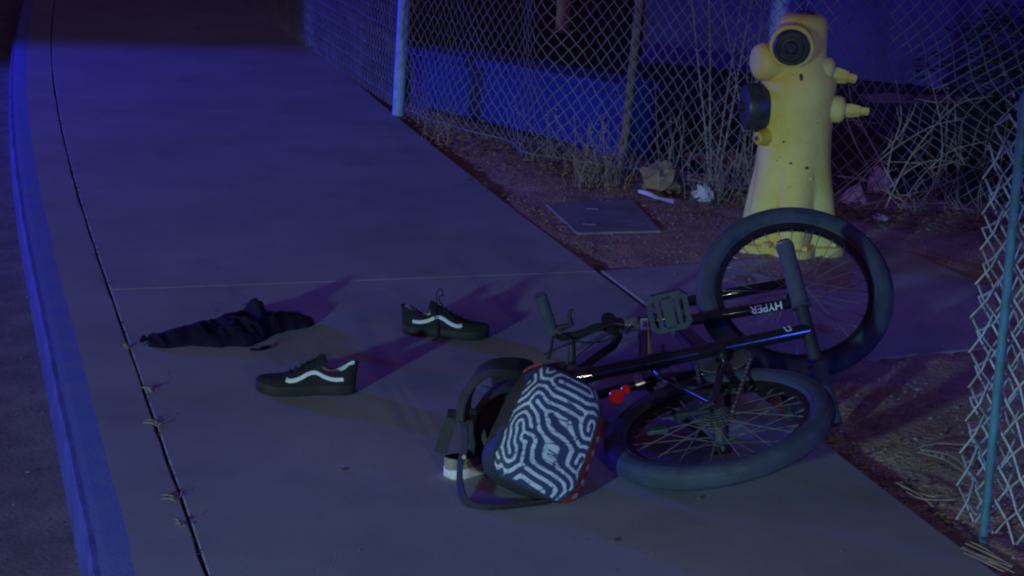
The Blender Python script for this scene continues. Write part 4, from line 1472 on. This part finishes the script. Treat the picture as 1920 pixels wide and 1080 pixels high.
# leaning card
q = [at(1566, 381, .0), at(1628, 386, .0)]
b = MB(); tp = [q[0] + Vector((.03, .05, .03)), q[1] + Vector((-.035, .09, .09))]
V = [q[0], q[1], q[1] + Vector((-.035, .05, .085)), q[0] + Vector((.055, .04, .055))]
b.add(V + [v + Vector((.002, .006, 0)) for v in V], [(0, 1, 2, 3), (7, 6, 5, 4), (0, 4, 5, 1), (1, 5, 6, 2), (2, 6, 7, 3), (3, 7, 4, 0)])
tag(b.build('card', M['paper'], None, False), 'pale folded card leaning in the litter right of the hydrant', 'litter')
# bright wrapper strip
b = MB(); V, F = [], []
A_, B_ = at(1196, 362, .02), at(1262, 381, .012)
for i in range(9):
    t = i / 8; p = A_.lerp(B_, t); w = .006 + .022 * t
    V += [p + Vector((.0, w, .008 * math.sin(t * 9))), p + Vector((0, 0, .014 + .004 * math.sin(t * 7))), p + Vector((0, -w, .003))]
for i in range(8):
    for j in range(2): F.append((i * 3 + j, i * 3 + j + 1, i * 3 + 4 + j, i * 3 + 3 + j))
b.add(V, F); tag(b.build('wrapper', M['wrapper'], None, False), 'shiny strip of wrapper beside the brown paper bag', 'litter')

# weeds growing in the curb joint
for i, (px, py, s) in enumerate(((288, 733, 1.0), (300, 795, 1.25), (335, 935, 1.35), (345, 985, .8), (245, 652, .7))):
    base = at(px - 2, py)
    t = thing('weed', base, ['small dry weed sprig in the curb joint, second from the garment', 'bushier weed sprig in the curb joint level with the shoe', 'largest weed sprig in the curb joint', 'tiny weed tuft in the curb joint closest to the camera', 'thin weed in the curb joint beside the black garment'][i], 'plant', 'weeds in the curb joint')
    b = MB()
    for k in range(7):
        a = random.gauss(math.pi, .9); l_ = random.uniform(.015, .035) * s
        p = base + Vector((random.uniform(-.004, .004), random.uniform(-.012, .012), -.004)); q = p + Vector((math.cos(a) * l_, math.sin(a) * l_ * .8, random.uniform(.004, .016)))
        b.tube([p, p.lerp(q, .5) + Vector((0, 0, .005)), q], [.0018, .0014, .0006], 4)
    b.build('stem', M['stalk'], t)
    b = MB()
    for k in range(12):
        a = random.gauss(math.pi, 1.0); l_ = random.uniform(.004, .035) * s
        leaf(b, base + Vector((math.cos(a) * l_, math.sin(a) * l_ * .8, random.uniform(.004, .014))), random.uniform(.003, .006))
    b.build('leaves', M['leafgreen'], t, False)

jm = MB()
for i in range(700):      # moss and dirt crumbs along the joint
    v = random.uniform(3.0, 9.5)
    p = wp(U_J + curve_l(v) + random.gauss(0, .004), v, -.004 + random.uniform(-.003, .004)); pebble(jm, p, random.uniform(.002, .0055))
tag(jm.build('joint_debris', M['soil'], None, False), 'dark crumbs of soil filling the curb joint', 'soil', kind='stuff')

gl = MB()
for i in range(70):
    v = random.uniform(3.0, 8.0); p = wp(.255 - abs(random.gauss(0, .05)) + curve_l(v), v, STREET + .014); leaf(gl, p, random.uniform(.003, .009))
tag(gl.build('gutter_litter', M['leafdry'], None, False), 'scattered dry leaf bits lying in the gutter', 'leaves', kind='stuff')
gr = MB()
for i in range(420):
    v = random.uniform(3.0, 9.0); p = wp(U_J + .03 + random.random() * 1.62 + curve_l(v), v, .0008)
    pebble(gr, p, random.uniform(.0012, .003))
tag(gr.build('grit', M['pebble'], None, False), 'sparse fine grit lying on the concrete walk', 'grit', kind='stuff')

# little green weed at the slab edge, leaves on the ground
t = thing('weed', at(896, 344), 'little green weed growing at the slab edge left of the utility box', 'plant')
b = MB()
for k in range(26): leaf(b, at(896, 344) + Vector((random.gauss(0, .03), random.gauss(0, .03), random.uniform(.0, .03))), random.uniform(.006, .014))
b.build('leaves', M['leafgreen'], t, False)
for i, (px, py, s, lb) in enumerate(((107, 976, .02, 'pale leaf in the gutter beside the curb face'), (25, 950, .012, 'white scrap on the asphalt near the gutter'), (640, 883, .012, 'small dark leaf on the walk left of the backpack'), (1150, 1016, .013, 'small dark leaf on the walk below the bicycle wheel'), (1310, 876 + 60, .008, 'tiny chip on the walk under the bicycle tyre'), (455, 573, .010, 'small dark leaf behind the garment'))):
    p = at(px, py, STREET if px < 130 else 0)
    b = MB(); X = Vector((s, s * .2, 0)); Yv = Vector((-.1 * s, s * .45, 0))
    z1 = Vector((0, 0, .004)); z2 = Vector((0, 0, .0015))
    b.add([p - X + z2, p + Yv + z1, p + X + z2, p - Yv + z1, p + z1 * 1.6, p + z2 * .4], [(0, 3, 4), (3, 2, 4), (2, 1, 4), (1, 0, 4), (3, 0, 5), (2, 3, 5), (1, 2, 5), (0, 1, 5)])
    tag(b.build('fallen_leaf' if px != 25 else 'scrap', M['paper'] if px < 130 else M['leafdry'], None, False), lb, 'leaf' if px != 25 else 'litter')

# long dry pine needles / grass blades on the earth at the right
def blade(b, pts_, r=.0016):
    pp = spline([at(x, y, .012 + .004 * (i % 2)) for i, (x, y) in enumerate(pts_)], 5)
    for p in pp: p.z = max(p.z, earth_at(p) + .006)
    b.tube(pp, r, 4)
tn = thing('grass_blades', at(1760, 860), 'loose long dry grass blades on the earth by the near fence', 'grass blades')
for pts_ in ([(1718, 840), (1760, 832), (1838, 836)], [(1720, 848), (1770, 862), (1815, 890)], [(1725, 843), (1790, 858), (1822, 900)], [(1690, 912), (1740, 930), (1765, 930)], [(1700, 922), (1730, 936), (1790, 938)], [(1680, 905), (1720, 926), (1750, 950)]):
    b = MB(); blade(b, pts_); b.build('blade', M['stalk'], tn)
tn = thing('grass_blades', at(1840, 1040), 'dry grass blades lying on the slab corner under the near fence', 'grass blades')
for k in range(9):
    x, y = 1800 + random.uniform(0, 30), 1025 + random.uniform(-10, 15)
    b = MB(); pp = spline([at(x, y, .008), at(x + 30, y + 14, .012), at(x + 75, y + 38 + random.uniform(-10, 10), .008)], 4); b.tube(pp, .0016, 4); b.build('blade', M['stalk'], tn)
